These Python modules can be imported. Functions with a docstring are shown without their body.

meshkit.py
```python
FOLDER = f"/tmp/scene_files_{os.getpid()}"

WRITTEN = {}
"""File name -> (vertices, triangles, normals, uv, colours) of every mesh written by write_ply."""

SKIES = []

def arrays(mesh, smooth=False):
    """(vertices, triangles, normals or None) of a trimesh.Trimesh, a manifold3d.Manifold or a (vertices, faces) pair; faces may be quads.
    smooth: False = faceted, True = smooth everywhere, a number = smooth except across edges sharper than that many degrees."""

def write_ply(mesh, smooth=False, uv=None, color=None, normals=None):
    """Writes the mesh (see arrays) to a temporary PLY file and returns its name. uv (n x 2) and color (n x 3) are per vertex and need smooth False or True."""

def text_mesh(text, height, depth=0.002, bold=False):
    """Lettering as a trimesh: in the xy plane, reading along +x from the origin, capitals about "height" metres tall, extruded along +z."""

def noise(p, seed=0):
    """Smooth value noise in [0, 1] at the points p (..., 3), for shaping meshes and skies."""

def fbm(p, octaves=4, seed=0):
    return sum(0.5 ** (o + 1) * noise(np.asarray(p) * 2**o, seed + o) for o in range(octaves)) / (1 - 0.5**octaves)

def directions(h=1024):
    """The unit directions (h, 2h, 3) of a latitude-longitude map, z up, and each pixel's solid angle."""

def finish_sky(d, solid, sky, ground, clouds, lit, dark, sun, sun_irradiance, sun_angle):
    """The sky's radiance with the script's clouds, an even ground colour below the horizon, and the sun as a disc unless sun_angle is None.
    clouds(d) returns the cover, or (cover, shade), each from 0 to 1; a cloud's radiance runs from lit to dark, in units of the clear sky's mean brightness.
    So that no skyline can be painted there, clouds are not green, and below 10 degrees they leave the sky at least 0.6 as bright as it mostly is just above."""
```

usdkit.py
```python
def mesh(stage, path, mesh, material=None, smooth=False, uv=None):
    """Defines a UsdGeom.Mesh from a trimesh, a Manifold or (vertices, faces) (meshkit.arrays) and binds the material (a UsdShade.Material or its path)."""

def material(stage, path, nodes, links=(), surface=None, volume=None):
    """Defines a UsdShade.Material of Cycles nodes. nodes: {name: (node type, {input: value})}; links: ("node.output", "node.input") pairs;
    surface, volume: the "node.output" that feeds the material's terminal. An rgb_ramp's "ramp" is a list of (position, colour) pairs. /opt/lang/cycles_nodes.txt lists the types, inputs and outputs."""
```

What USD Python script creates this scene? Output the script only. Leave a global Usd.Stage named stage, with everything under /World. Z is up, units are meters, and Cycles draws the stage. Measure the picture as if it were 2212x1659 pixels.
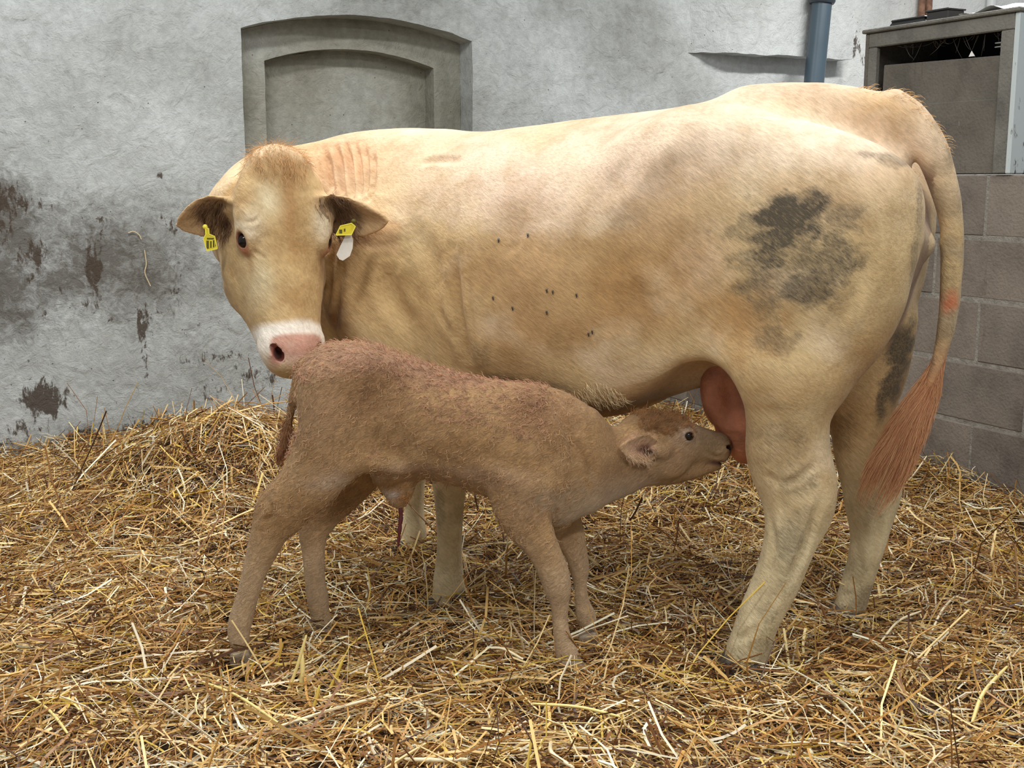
import math
import numpy as np
import trimesh
import manifold3d as m3
import usdkit
import meshkit
from pxr import Usd, UsdGeom, UsdLux, UsdShade, Gf, Sdf, Vt

stage = Usd.Stage.CreateInMemory()
UsdGeom.SetStageUpAxis(stage, 'Z')
UsdGeom.SetStageMetersPerUnit(stage, 1.0)
UsdGeom.Xform.Define(stage, '/World')
stage.SetDefaultPrim(stage.GetPrimAtPath('/World'))

# ---------------------------------------------------------------- camera, light, exposure
W, H, F = 2212.0, 1659.0, 2600.0           # picture size and focal length in picture pixels
STRAW_N = 82000
EYE = np.array([0.0, 0.0, 1.25])
PITCH = math.atan(444.5 / F)
CP, SP = math.cos(PITCH), math.sin(PITCH)
cam = UsdGeom.Camera.Define(stage, '/World/camera')
cam.CreateHorizontalApertureAttr(36.0)
cam.CreateVerticalApertureAttr(36.0 * H / W)
cam.CreateFocalLengthAttr(36.0 * F / W)
cam.CreateClippingRangeAttr(Gf.Vec2f(0.05, 100))
cam.CreateExposureAttr(0.0)
_cx = UsdGeom.Xformable(cam)
_cx.AddTranslateOp().Set(Gf.Vec3d(*EYE))
_cx.AddRotateXOp().Set(90.0 - math.degrees(PITCH))


def ray(px, py):
    a, b = (px - W / 2) / F, (H / 2 - py) / F
    return np.array([a, CP + SP * b, -SP + CP * b])


def at_depth(px, py, Y):
    d = ray(px, py)
    return EYE + d * (Y / d[1])


def at_height(px, py, z):
    d = ray(px, py)
    return EYE + d * ((z - EYE[2]) / d[2])


def project(p):
    q = np.asarray(p, float) - EYE
    f = q[..., 1] * CP - q[..., 2] * SP
    u = q[..., 1] * SP + q[..., 2] * CP
    return np.stack([W / 2 + F * q[..., 0] / f, H / 2 - F * u / f], -1)


class Frame:
    """A thing's own axes: x forward, y to its left, z up, standing at (x, y, z)."""
    def __init__(self, x, y, heading, z=0.0):
        self.o = np.array([x, y, z])
        self.heading = heading
        c, s = math.cos(heading), math.sin(heading)
        self.R = np.array([[c, -s, 0], [s, c, 0], [0, 0, 1.0]])   # local -> world

    def world(self, p):
        return np.asarray(p, float) @ self.R.T + self.o

    def local(self, p):
        return (np.asarray(p, float) - self.o) @ self.R

    def hit(self, px, py, y):
        """The point of the plane y = const (own axes) seen at a pixel."""
        e, d = self.local(EYE), ray(px, py) @ self.R
        return e + d * ((y - e[1]) / d[1])


def rect_lamp(name, x, y, z, w, h, power, color=(1, 1, 1), tilt=(0, 0, 0)):
    l = UsdLux.RectLight.Define(stage, '/World/' + name)
    l.CreateWidthAttr(w)
    l.CreateHeightAttr(h)
    l.CreateIntensityAttr(power)
    l.CreateColorAttr(Gf.Vec3f(*color))
    l.CreateNormalizeAttr(False)
    q = UsdGeom.Xformable(l)
    q.AddTranslateOp().Set(Gf.Vec3d(x, y, z))
    q.AddRotateXYZOp().Set(Gf.Vec3f(*tilt))


# strip lamps under the barn ceiling, and a weak even dome added as ambient fill
rect_lamp('strip_lamp', 2.5, 5.9, 3.25, 1.5, 0.20, 105.0, (1.0, .985, .955), (0, 0, 27))
rect_lamp('strip_lamp_001', -1.2, 4.0, 3.3, 1.5, 0.20, 85.0, (1.0, .985, .955), (0, 0, 27))
rect_lamp('strip_lamp_002', 1.1, 0.3, 2.9, 1.5, 0.20, 82.0, (1.0, .98, .94), (0, 0, 27))
rect_lamp('strip_lamp_004', 1.3, 2.7, 3.3, 1.5, 0.20, 40.0, (1.0, .98, .94), (0, 0, 27))
rect_lamp('strip_lamp_003', -1.5, 1.5, 3.3, 1.5, 0.20, 54.0, (1.0, .98, .94), (0, 0, 27))
dome = UsdLux.DomeLight.Define(stage, '/World/fill_dome')
dome.CreateIntensityAttr(0.12)
dome.CreateColorAttr(Gf.Vec3f(.93, .97, 1.0))
# ---------------------------------------------------------------- bodies: a smooth distance field on a grid, meshed in one piece
def unit(v):
    v = np.asarray(v, float)
    return v / np.linalg.norm(v)


def curve(points, n=6):
    """A smooth (Catmull-Rom) polyline through rows of numbers."""
    p = np.asarray(points, float)
    e = np.vstack([2 * p[0] - p[1], p, 2 * p[-1] - p[-2]])
    out = []
    for i in range(len(p) - 1):
        a, b, c, d = e[i:i + 4]
        for t in np.arange(n) / n:
            out.append(0.5 * (2 * b + (c - a) * t + (2 * a - 5 * b + 4 * c - d) * t * t + (3 * b - a - 3 * c + d) * t ** 3))
    return np.array(out + [p[-1]])


def axis_steps(lo, hi, coarse, fine=None):
    """Grid lines from lo to hi, closer together inside fine = (lo, hi, step)."""
    if fine is None:
        return np.arange(lo, hi + coarse, coarse).astype(np.float32)
    a, b, h = fine
    n1, n2, n3 = (max(1, int(round(x))) for x in ((a - lo) / coarse, (b - a) / h, (hi - b) / coarse))
    return np.r_[np.linspace(lo, a, n1 + 1)[:-1], np.linspace(a, b, n2 + 1)[:-1], np.linspace(b, hi, n3 + 1)].astype(np.float32)


class Field:
    def __init__(self, lo, hi, h, fine=None):
        """fine: per axis (lo, hi, step) or None."""
        fine = fine or (None, None, None)
        self.h = h
        self.ax = [axis_steps(lo[k], hi[k], h, fine[k]) for k in range(3)]
        self.n = np.array([len(a) for a in self.ax])
        self.f = np.full(self.n, 0.5, np.float32)

    def window(self, lo, hi):
        a = [min(max(int(np.searchsorted(x, l)) - 1, 0), len(x) - 1) for x, l in zip(self.ax, lo)]
        b = [max(min(int(np.searchsorted(x, u)) + 1, len(x)), 1) for x, u in zip(self.ax, hi)]
        sl = tuple(slice(x, max(y, x + 1)) for x, y in zip(a, b))
        X = self.ax[0][sl[0]][:, None, None], self.ax[1][sl[1]][None, :, None], self.ax[2][sl[2]][None, None, :]
        return sl, X

    def blend(self, sl, d, k, cut=False):
        f = self.f[sl]
        if cut:                       # take d away, rounding the edge
            a, b = f, -d
            hh = np.maximum(k - np.abs(a - b), 0) / k
            self.f[sl] = np.maximum(a, b) + hh * hh * k * 0.25
        else:
            hh = np.maximum(k - np.abs(f - d), 0) / k
            self.f[sl] = np.minimum(f, d) - hh * hh * k * 0.25

    def ellipsoid(self, c, r, R=None, k=0.05, cut=False):
        """R: rows are the ellipsoid's own axes."""
        c, r = np.asarray(c, float), np.asarray(r, float)
        R = np.eye(3) if R is None else np.asarray(R, float)
        e = np.abs(R.T) @ r + k + self.h * 2
        sl, (X, Y, Z) = self.window(c - e, c + e)
        q = [(X - c[0]) * R[i, 0] + (Y - c[1]) * R[i, 1] + (Z - c[2]) * R[i, 2] for i in range(3)]
        k0 = np.sqrt(sum((q[i] / r[i]) ** 2 for i in range(3)))
        k1 = np.sqrt(sum((q[i] / r[i] ** 2) ** 2 for i in range(3))) + 1e-6
        self.blend(sl, (k0 * (k0 - 1) / k1).astype(np.float32), k, cut)

    def chain(self, pts, ru, rv=None, up=(0, 0, 1), k=0.05, n=5, cut=False, square=2.0):
        """A limb through points: ru across (perpendicular to up), rv along up; up may be one per point."""
        pts = np.asarray(pts, float)
        m = len(pts)
        ru = np.broadcast_to(np.asarray(ru, float), m)
        rv = ru if rv is None else np.broadcast_to(np.asarray(rv, float), m)
        ups = np.broadcast_to(np.asarray(up, float), (m, 3))
        P = curve(np.hstack([pts, ru[:, None], rv[:, None], ups]), n)
        pts, ru, rv, ups = P[:, :3], np.maximum(P[:, 3], .002), np.maximum(P[:, 4], .002), P[:, 5:]
        big = np.maximum(ru, rv)[:, None] + k + 2 * self.h
        sl, (X, Y, Z) = self.window(pts.min(0) - big.max(), pts.max(0) + big.max())
        best = np.full(self.f[sl].shape, 9.0, np.float32)
        off = [s.start for s in sl]
        for i in range(len(pts) - 1):
            a, b = pts[i], pts[i + 1]
            L = np.linalg.norm(b - a)
            if L < 1e-6:
                continue
            t = (b - a) / L
            v = unit(ups[i] - t * (ups[i] @ t))
            u = np.cross(v, t)
            g = max(big[i, 0], big[i + 1, 0])
            s2, _ = self.window(np.minimum(a, b) - g, np.maximum(a, b) + g)
            s2 = tuple(slice(max(p.start, q.start), max(min(p.stop, q.stop), max(p.start, q.start) + 1)) for p, q in zip(s2, sl))
            x, y, z = self.ax[0][s2[0]][:, None, None], self.ax[1][s2[1]][None, :, None], self.ax[2][s2[2]][None, None, :]
            x, y, z = x - a[0], y - a[1], z - a[2]
            w = x * t[0] + y * t[1] + z * t[2]
            c = np.clip(w / L, 0, 1)
            over = w - c * L
            qu, qv = x * u[0] + y * u[1] + z * u[2], x * v[0] + y * v[1] + z * v[2]
            Ru, Rv = ru[i] + (ru[i + 1] - ru[i]) * c, rv[i] + (rv[i + 1] - rv[i]) * c
            Ro = np.minimum(Ru, Rv)
            k0 = np.sqrt((qu / Ru) ** 2 + (qv / Rv) ** 2 + (over / Ro) ** 2)
            k1 = np.sqrt((qu / Ru ** 2) ** 2 + (qv / Rv ** 2) ** 2 + (over / Ro ** 2) ** 2) + 1e-6
            d = k0 * (k0 - 1) / k1
            loc = tuple(slice(s.start - o, s.stop - o) for s, o in zip(s2, off))
            best[loc] = np.minimum(best[loc], d)
        self.blend(sl, best, k, cut)

    def loft(self, S, top, bot, wide, mid, pw, k=0.05):
        """A trunk along x: at stations S its top and bottom heights, half width, height (share) of the widest place and roundness."""
        S = np.asarray(S, float)
        e = k + 2 * self.h
        sl, (X, Y, Z) = self.window([S[0] - .1, -max(wide) - e, min(bot) - e], [S[-1] + .1, max(wide) + e, max(top) + e])
        from scipy.interpolate import PchipInterpolator as PI
        xs = np.clip(X[:, 0, 0].astype(float), S[0], S[-1])
        T, B, Wd, M, Pw = (PI(S, np.asarray(q, float))(xs)[:, None, None].astype(np.float32) for q in (top, bot, wide, mid, pw))
        zc = B + (T - B) * M
        hz = np.where(Z > zc, T - zc, zc - B)
        over = X - xs[:, None, None].astype(np.float32)
        q = (np.abs(Y) / Wd) ** Pw + (np.abs(Z - zc) / hz) ** Pw
        f = (q + 1e-9) ** (1 / Pw)
        f = np.sqrt(f * f + (over / np.minimum(Wd, hz)) ** 2)
        d = (f - 1) * np.minimum(Wd, hz)
        self.blend(sl, d.astype(np.float32), k)

    def mesh(self, level=0.0):
        """Naive surface nets: one vertex in each cell the surface passes through."""
        f = self.f - level
        neg = f < 0
        c = np.zeros(np.array(f.shape) - 1, np.uint8)
        for a in (0, 1):
            for b in (0, 1):
                for d in (0, 1):
                    c += neg[a:f.shape[0] - 1 + a, b:f.shape[1] - 1 + b, d:f.shape[2] - 1 + d]
        act = (c > 0) & (c < 8)
        ijk = np.argwhere(act)
        idx = np.full(act.shape, -1, np.int32)
        idx[tuple(ijk.T)] = np.arange(len(ijk))
        acc, cnt = np.zeros((len(ijk), 3)), np.zeros(len(ijk))
        corners = [(a, b, d) for a in (0, 1) for b in (0, 1) for d in (0, 1)]
        val = {q: f[tuple((ijk + q).T)].astype(float) for q in corners}
        for q in corners:
            for axis in range(3):
                if q[axis] == 0:
                    r = tuple(1 if i == axis else q[i] for i in range(3))
                    va, vb = val[q], val[r]
                    m = (va < 0) != (vb < 0)
                    t = va[m] / (va[m] - vb[m])
                    p = np.tile(np.array(q, float), (m.sum(), 1))
                    p[:, axis] = t
                    acc[m] += p
                    cnt[m] += 1
        fr = acc / cnt[:, None]
        V = np.stack([self.ax[k][ijk[:, k]] + fr[:, k] * (self.ax[k][ijk[:, k] + 1] - self.ax[k][ijk[:, k]]) for k in range(3)], 1).astype(float)
        faces = []
        for axis in range(3):
            a, b = [x for x in range(3) if x != axis]
            s0 = [slice(None)] * 3
            s1 = [slice(None)] * 3
            s0[axis], s1[axis] = slice(0, -1), slice(1, None)
            edge = neg[tuple(s0)] != neg[tuple(s1)]
            e = np.argwhere(edge)
            e = e[(e[:, a] > 0) & (e[:, b] > 0) & (e[:, a] < f.shape[a] - 1) & (e[:, b] < f.shape[b] - 1)]
            flip = neg[tuple(s0)][tuple(e.T)]
            q = []
            for da, db in ((1, 1), (0, 1), (0, 0), (1, 0)):
                g = e.copy()
                g[:, a] -= da
                g[:, b] -= db
                q.append(idx[tuple(g.T)])
            q = np.stack(q, 1)
            if axis == 1:
                flip = ~flip
            q[~flip] = q[~flip][:, ::-1]
            faces.append(q)
        Q = np.vstack(faces)
        Fc = np.vstack([Q[:, [0, 1, 2]], Q[:, [0, 2, 3]]])
        return V, Fc


def vertex_normals(V, Fc):
    n = np.zeros_like(V)
    fn = np.cross(V[Fc[:, 1]] - V[Fc[:, 0]], V[Fc[:, 2]] - V[Fc[:, 0]])
    for k in range(3):
        for c in range(3):
            n[:, c] += np.bincount(Fc[:, k], fn[:, c], len(V))
    return n / np.maximum(np.linalg.norm(n, axis=1, keepdims=True), 1e-12)


def biggest(V, Fc):
    """Only the largest connected piece."""
    from scipy.sparse import coo_matrix
    from scipy.sparse.csgraph import connected_components
    n, lab = connected_components(coo_matrix((np.ones(len(Fc) * 2), (np.r_[Fc[:, 0], Fc[:, 1]], np.r_[Fc[:, 1], Fc[:, 2]])), (len(V), len(V))), False)
    keep = lab == np.bincount(lab).argmax()
    new = np.cumsum(keep) - 1
    return V[keep], new[Fc[keep[Fc[:, 0]]]]


def relax(V, Fc, rounds=2, lam=.5, mu=-.53, weight=None):
    """Taubin smoothing."""
    from scipy.sparse import coo_matrix
    i, j = np.r_[Fc[:, 0], Fc[:, 1], Fc[:, 2]], np.r_[Fc[:, 1], Fc[:, 2], Fc[:, 0]]
    A = coo_matrix((np.ones(len(i) * 2), (np.r_[i, j], np.r_[j, i])), (len(V), len(V))).tocsr()
    deg = np.asarray(A.sum(1))
    w = 1.0 if weight is None else weight[:, None]
    for _ in range(rounds):
        for g in (lam, mu):
            V = V + w * g * (A @ V / deg - V)
    return V
# ---------------------------------------------------------------- naming, tagging, materials
LOOKS = {}
_used = {}


def numbered(parent, name):
    k = _used.get((parent, name), 0)
    _used[(parent, name)] = k + 1
    return f'{parent}/{name}' if k == 0 else f'{parent}/{name}_{k:03d}'


def tag(prim, label=None, category=None, group=None, kind=None):
    p = prim.GetPrim() if hasattr(prim, 'GetPrim') else prim
    for k, v in (('label', label), ('category', category), ('group', group), ('kind', kind)):
        if v:
            p.SetCustomDataByKey(k, v)
    return p


def thing(name, label=None, category=None, at=(0, 0, 0), rotz=0.0, group=None, kind=None):
    x = UsdGeom.Xform.Define(stage, numbered('/World', name))
    x.AddTranslateOp().Set(Gf.Vec3d(*[float(v) for v in at]))
    if rotz:
        x.AddRotateZOp().Set(float(math.degrees(rotz)))
    tag(x, label, category, group, kind)
    return str(x.GetPath())


def part(parent, name, mesh, look, smooth=30, label=None, kind=None, color=None, values=None):
    """One mesh prim under parent (a path; '/World' for a thing of one mesh)."""
    path = numbered(parent, name)
    m = usdkit.mesh(stage, path, mesh, look, smooth=smooth)
    api = UsdGeom.PrimvarsAPI(m)
    if color is not None:
        api.CreatePrimvar('coat', Sdf.ValueTypeNames.Color3fArray, 'vertex').Set(Vt.Vec3fArray.FromNumpy(np.asarray(color, np.float32)))
    for k, v in (values or {}).items():
        api.CreatePrimvar(k, Sdf.ValueTypeNames.FloatArray, 'vertex').Set(Vt.FloatArray.FromNumpy(np.asarray(v, np.float32)))
    tag(m, label=label, kind=kind)
    return path


def strands(parent, name, curves, widths, look, label=None, kind=None, colors=None):
    """Hairs: a list of (n x 3) point rows, width at root (tapering)."""
    path = numbered(parent, name)
    c = UsdGeom.BasisCurves.Define(stage, path)
    c.CreateTypeAttr('linear')
    c.CreateCurveVertexCountsAttr(Vt.IntArray.FromNumpy(np.array([len(x) for x in curves], np.int32)))
    c.CreatePointsAttr(Vt.Vec3fArray.FromNumpy(np.vstack(curves).astype(np.float32)))
    w = np.concatenate([np.linspace(1, .25, len(x)) * v for x, v in zip(curves, np.broadcast_to(widths, len(curves)))])
    c.CreateWidthsAttr(Vt.FloatArray.FromNumpy(w.astype(np.float32)))
    c.SetWidthsInterpolation('vertex')
    UsdShade.MaterialBindingAPI.Apply(c.GetPrim()).Bind(look)
    if colors is not None:
        UsdGeom.PrimvarsAPI(c).CreatePrimvar('coat', Sdf.ValueTypeNames.Color3fArray, 'uniform').Set(Vt.Vec3fArray.FromNumpy(np.asarray(colors, np.float32)))
    tag(c, label=label, kind=kind)
    return path


def look(name, nodes, links, surface='p.BSDF'):
    m = usdkit.material(stage, '/World/Looks/' + name, nodes, links, surface=surface)
    LOOKS[name] = m
    return m


def plain(name, color, rough=.6, noise=None, bump=None, spread=.25, **more):
    """A plain surface whose colour wanders a little with noise (scale) and which has a fine relief (scale, height)."""
    nodes = {'g': ('geometry', {}), 'p': ('principled_bsdf', {'base_color': color, 'roughness': rough, **more})}
    links = []
    if noise:
        dark = [c * (1 - spread) for c in color]
        lite = [min(1, c * (1 + spread)) for c in color]
        nodes['n'] = ('noise_texture', {'scale': noise, 'detail': 5.0, 'roughness': .6})
        nodes['r'] = ('rgb_ramp', {'ramp': [(.25, dark), (.75, lite)]})
        links += [('g.position', 'n.vector'), ('n.fac', 'r.fac'), ('r.color', 'p.base_color')]
    if bump:
        nodes['bn'] = ('noise_texture', {'scale': bump[0], 'detail': 5.0, 'roughness': .6})
        nodes['b'] = ('bump', {'strength': 1.0, 'distance': bump[1]})
        links += [('g.position', 'bn.vector'), ('bn.fac', 'b.height'), ('b.normal', 'p.normal')]
    return look(name, nodes, links)


UsdGeom.Scope.Define(stage, '/World/Looks')


def box(c, size):
    m = trimesh.creation.box(size)
    m.apply_translation(c)
    return m


def soft_box(c, size, r=.004):
    """A box with chamfered edges."""
    s = np.array(size) / 2
    r = min(r, *(s * .9))
    pts = []
    for a in np.ndindex(2, 2, 2):
        q = (np.array(a) * 2 - 1)
        for k in range(3):
            p = q * s
            for j in range(3):
                if j != k:
                    p[j] -= q[j] * r
            pts.append(p)
    h = trimesh.convex.convex_hull(np.array(pts))
    h.apply_translation(c)
    return h


def tube(pts, r, sides=8, closed=True):
    pts = np.asarray(pts, float)
    r = np.broadcast_to(r, len(pts))
    t = np.gradient(pts, axis=0)
    t /= np.linalg.norm(t, axis=1, keepdims=True)
    ref = np.array([0, 0, 1.0]) if abs(t[0] @ [0, 0, 1]) < .9 else np.array([1.0, 0, 0])
    V = []
    for p, d, q in zip(pts, t, r):
        u = unit(np.cross(d, ref))
        v = np.cross(d, u)
        a = np.arange(sides) * 2 * math.pi / sides
        V.append(p + q * (np.cos(a)[:, None] * u + np.sin(a)[:, None] * v))
    n = len(pts)
    V = np.vstack(V + [pts[:1], pts[-1:]])
    Fc = []
    for i in range(n - 1):
        for j in range(sides):
            a, b = i * sides + j, i * sides + (j + 1) % sides
            Fc += [[a, b + sides, b], [a, a + sides, b + sides]]
    for j in range(sides):
        Fc += [[n * sides, j, (j + 1) % sides], [n * sides + 1, (n - 1) * sides + (j + 1) % sides, (n - 1) * sides + j]]
    m = trimesh.Trimesh(V, np.array(Fc), process=False)
    return m
# ---------------------------------------------------------------- the barn: plastered wall with a blind arched niche, block partition
_A, _B = at_height(520, 62, 1.97), at_height(1020, 90, 1.97)
U = unit(_B - _A)                                   # along the back wall, to the right
N = np.array([U[1], -U[0], 0.0])                    # out of the wall, towards us
WALL0 = np.array([_A[0], _A[1], 0.0])
WALL_ROT = math.atan2(U[1], U[0])


def on_wall(a, z, out=0.0):
    return WALL0 + U * a + N * out + np.array([0, 0, z])


def wall_hit(px, py, out=0.0):
    d = ray(px, py)
    t = ((WALL0 + N * out - EYE) @ N) / (d @ N)
    p = EYE + d * t
    return float((p - WALL0) @ U), float(p[2])


def straw_height(x, y):
    x, y = np.asarray(x, float), np.asarray(y, float)
    p = np.stack([x, y, np.zeros_like(x)], -1)
    h = .075 * (meshkit.fbm(p * 2.1, 3, 5) - .5) + .055 * (meshkit.fbm(p * 6.0, 3, 9) - .5)
    h = h + .25 * np.exp(-((x + 1.22) / .52) ** 2 - ((y - 4.95) / .45) ** 2)
    h = h + .13 * np.exp(-((x - .80) / .60) ** 2 - ((y - 5.0) / .50) ** 2)
    h = h + .05 * np.exp(-((x - 1.75) / .5) ** 2 - ((y - 4.7) / .6) ** 2)
    h = h - .06 * np.exp(-((x + 2.3) / .55) ** 2 - ((y - 5.1) / .6) ** 2)
    for q in FEET:                                   # trodden down under the feet
        h = h - (h - q[2]) * np.exp(-((x - q[0]) ** 2 + (y - q[1]) ** 2) / .125 ** 2) * .92
    return h


FEET = [at_height(px, py, z) for px, py, z in ((1612, 1455, -.055), (1832, 1338, -.055), (968, 1322, -.06), (890, 1195, -.055),
                                               (517, 1395, -.012), (692, 1356, -.012), (1228, 1450, -.012), (1265, 1352, -.012))]

# plaster: cool grey lime render, trowel marks, brown and dark stains where animals rub and damp rises
def plaster(name, tones):
    _n = {'g': ('geometry', {}), 'p': ('principled_bsdf', {'roughness': .82, 'specular_ior_level': .35})}
    _l = [('r4.color', 'p.base_color'), ('b2.normal', 'p.normal')]
    _n['n1'] = ('noise_texture', {'scale': 1.3, 'detail': 6.0, 'roughness': .62})
    _n['r1'] = ('rgb_ramp', {'ramp': tones})
    _n['n2'] = ('noise_texture', {'scale': 26.0, 'detail': 6.0, 'roughness': .7})
    _n['r2'] = ('rgb_ramp', {'ramp': [(.3, (.80, .80, .80)), (.7, (1.12, 1.12, 1.12))]})
    _n['m1'] = ('mix', {'mix_type': 'multiply', 'fac': 1.0})
    _n['grime'] = ('attribute', {'attribute': 'grime'})
    _n['gn'] = ('noise_texture', {'scale': 22.0, 'detail': 8.0, 'roughness': .75, 'distortion': .8})
    _n['gs'] = ('math', {'math_type': 'multiply_add', 'value2': 1.5, 'value3': -.75})
    _n['ga'] = ('math', {'math_type': 'add'})
    _n['gr'] = ('map_range', {'from_min': .30, 'from_max': .90, 'to_min': 0.0, 'to_max': .88, 'clamp': True})
    _n['m2'] = ('mix', {'mix_type': 'mix', 'color2': (.105, .095, .080)})
    _n['stain'] = ('attribute', {'attribute': 'stain'})
    _n['sn'] = ('noise_texture', {'scale': 34.0, 'detail': 7.0, 'roughness': .7, 'distortion': .4})
    _n['sm'] = ('mapping', {'scale': (1.0, 1.0, .45)})
    _n['ss'] = ('math', {'math_type': 'multiply_add', 'value2': 2.2, 'value3': -1.1})
    _n['sa'] = ('math', {'math_type': 'add'})
    _n['sr'] = ('map_range', {'from_min': .42, 'from_max': .62, 'to_min': 0.0, 'to_max': .92, 'clamp': True})
    _n['m3'] = ('mix', {'mix_type': 'mix', 'color2': (.062, .043, .029)})
    _n['white'] = ('attribute', {'attribute': 'white'})
    _n['m4'] = ('mix', {'mix_type': 'mix', 'color2': (.82, .83, .815)})
    _n['dn'] = ('voronoi_texture', {'scale': 15.0, 'randomness': 1.0})
    _n['dr'] = ('map_range', {'from_min': .035, 'from_max': .06, 'to_min': .9, 'to_max': 0.0, 'clamp': True})
    _n['r4'] = ('mix', {'mix_type': 'mix', 'color2': (.07, .055, .045)})
    _n['tn'] = ('noise_texture', {'scale': 13.0, 'detail': 7.0, 'roughness': .60, 'distortion': .9})
    _n['tf'] = ('noise_texture', {'scale': 120.0, 'detail': 4.0, 'roughness': .6})
    _n['b1'] = ('bump', {'strength': 1.0, 'distance': .013})
    _n['b2'] = ('bump', {'strength': .8, 'distance': .004})
    _l += [('g.position', k + '.vector') for k in ('n1', 'n2', 'gn', 'sm', 'tn', 'tf', 'dn')]
    _l += [('sm.vector', 'sn.vector'), ('n1.fac', 'r1.fac'), ('n2.fac', 'r2.fac'), ('r1.color', 'm1.color1'), ('r2.color', 'm1.color2'),
           ('m1.color', 'm4.color1'), ('white.fac', 'm4.fac'), ('m4.color', 'm2.color1'),
           ('gn.fac', 'gs.value1'), ('gs.value', 'ga.value1'), ('grime.fac', 'ga.value2'), ('ga.value', 'gr.value'), ('gr.result', 'm2.fac'),
           ('sn.fac', 'ss.value1'), ('ss.value', 'sa.value1'), ('stain.fac', 'sa.value2'), ('sa.value', 'sr.value'), ('sr.result', 'm3.fac'), ('m2.color', 'm3.color1'),
           ('dn.distance', 'dr.value'), ('dr.result', 'r4.fac'), ('m3.color', 'r4.color1'),
           ('tn.fac', 'b1.height'), ('tf.fac', 'b2.height'), ('b1.normal', 'b2.normal')]
    return look(name, _n, _l)


PLASTER = plaster('plaster', [(.30, (.29, .30, .285)), (.50, (.44, .465, .46)), (.70, (.57, .605, .61))])
NICHE = plaster('niche_plaster', [(.30, (.20, .195, .145)), (.50, (.32, .32, .275)), (.72, (.40, .415, .39))])

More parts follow.
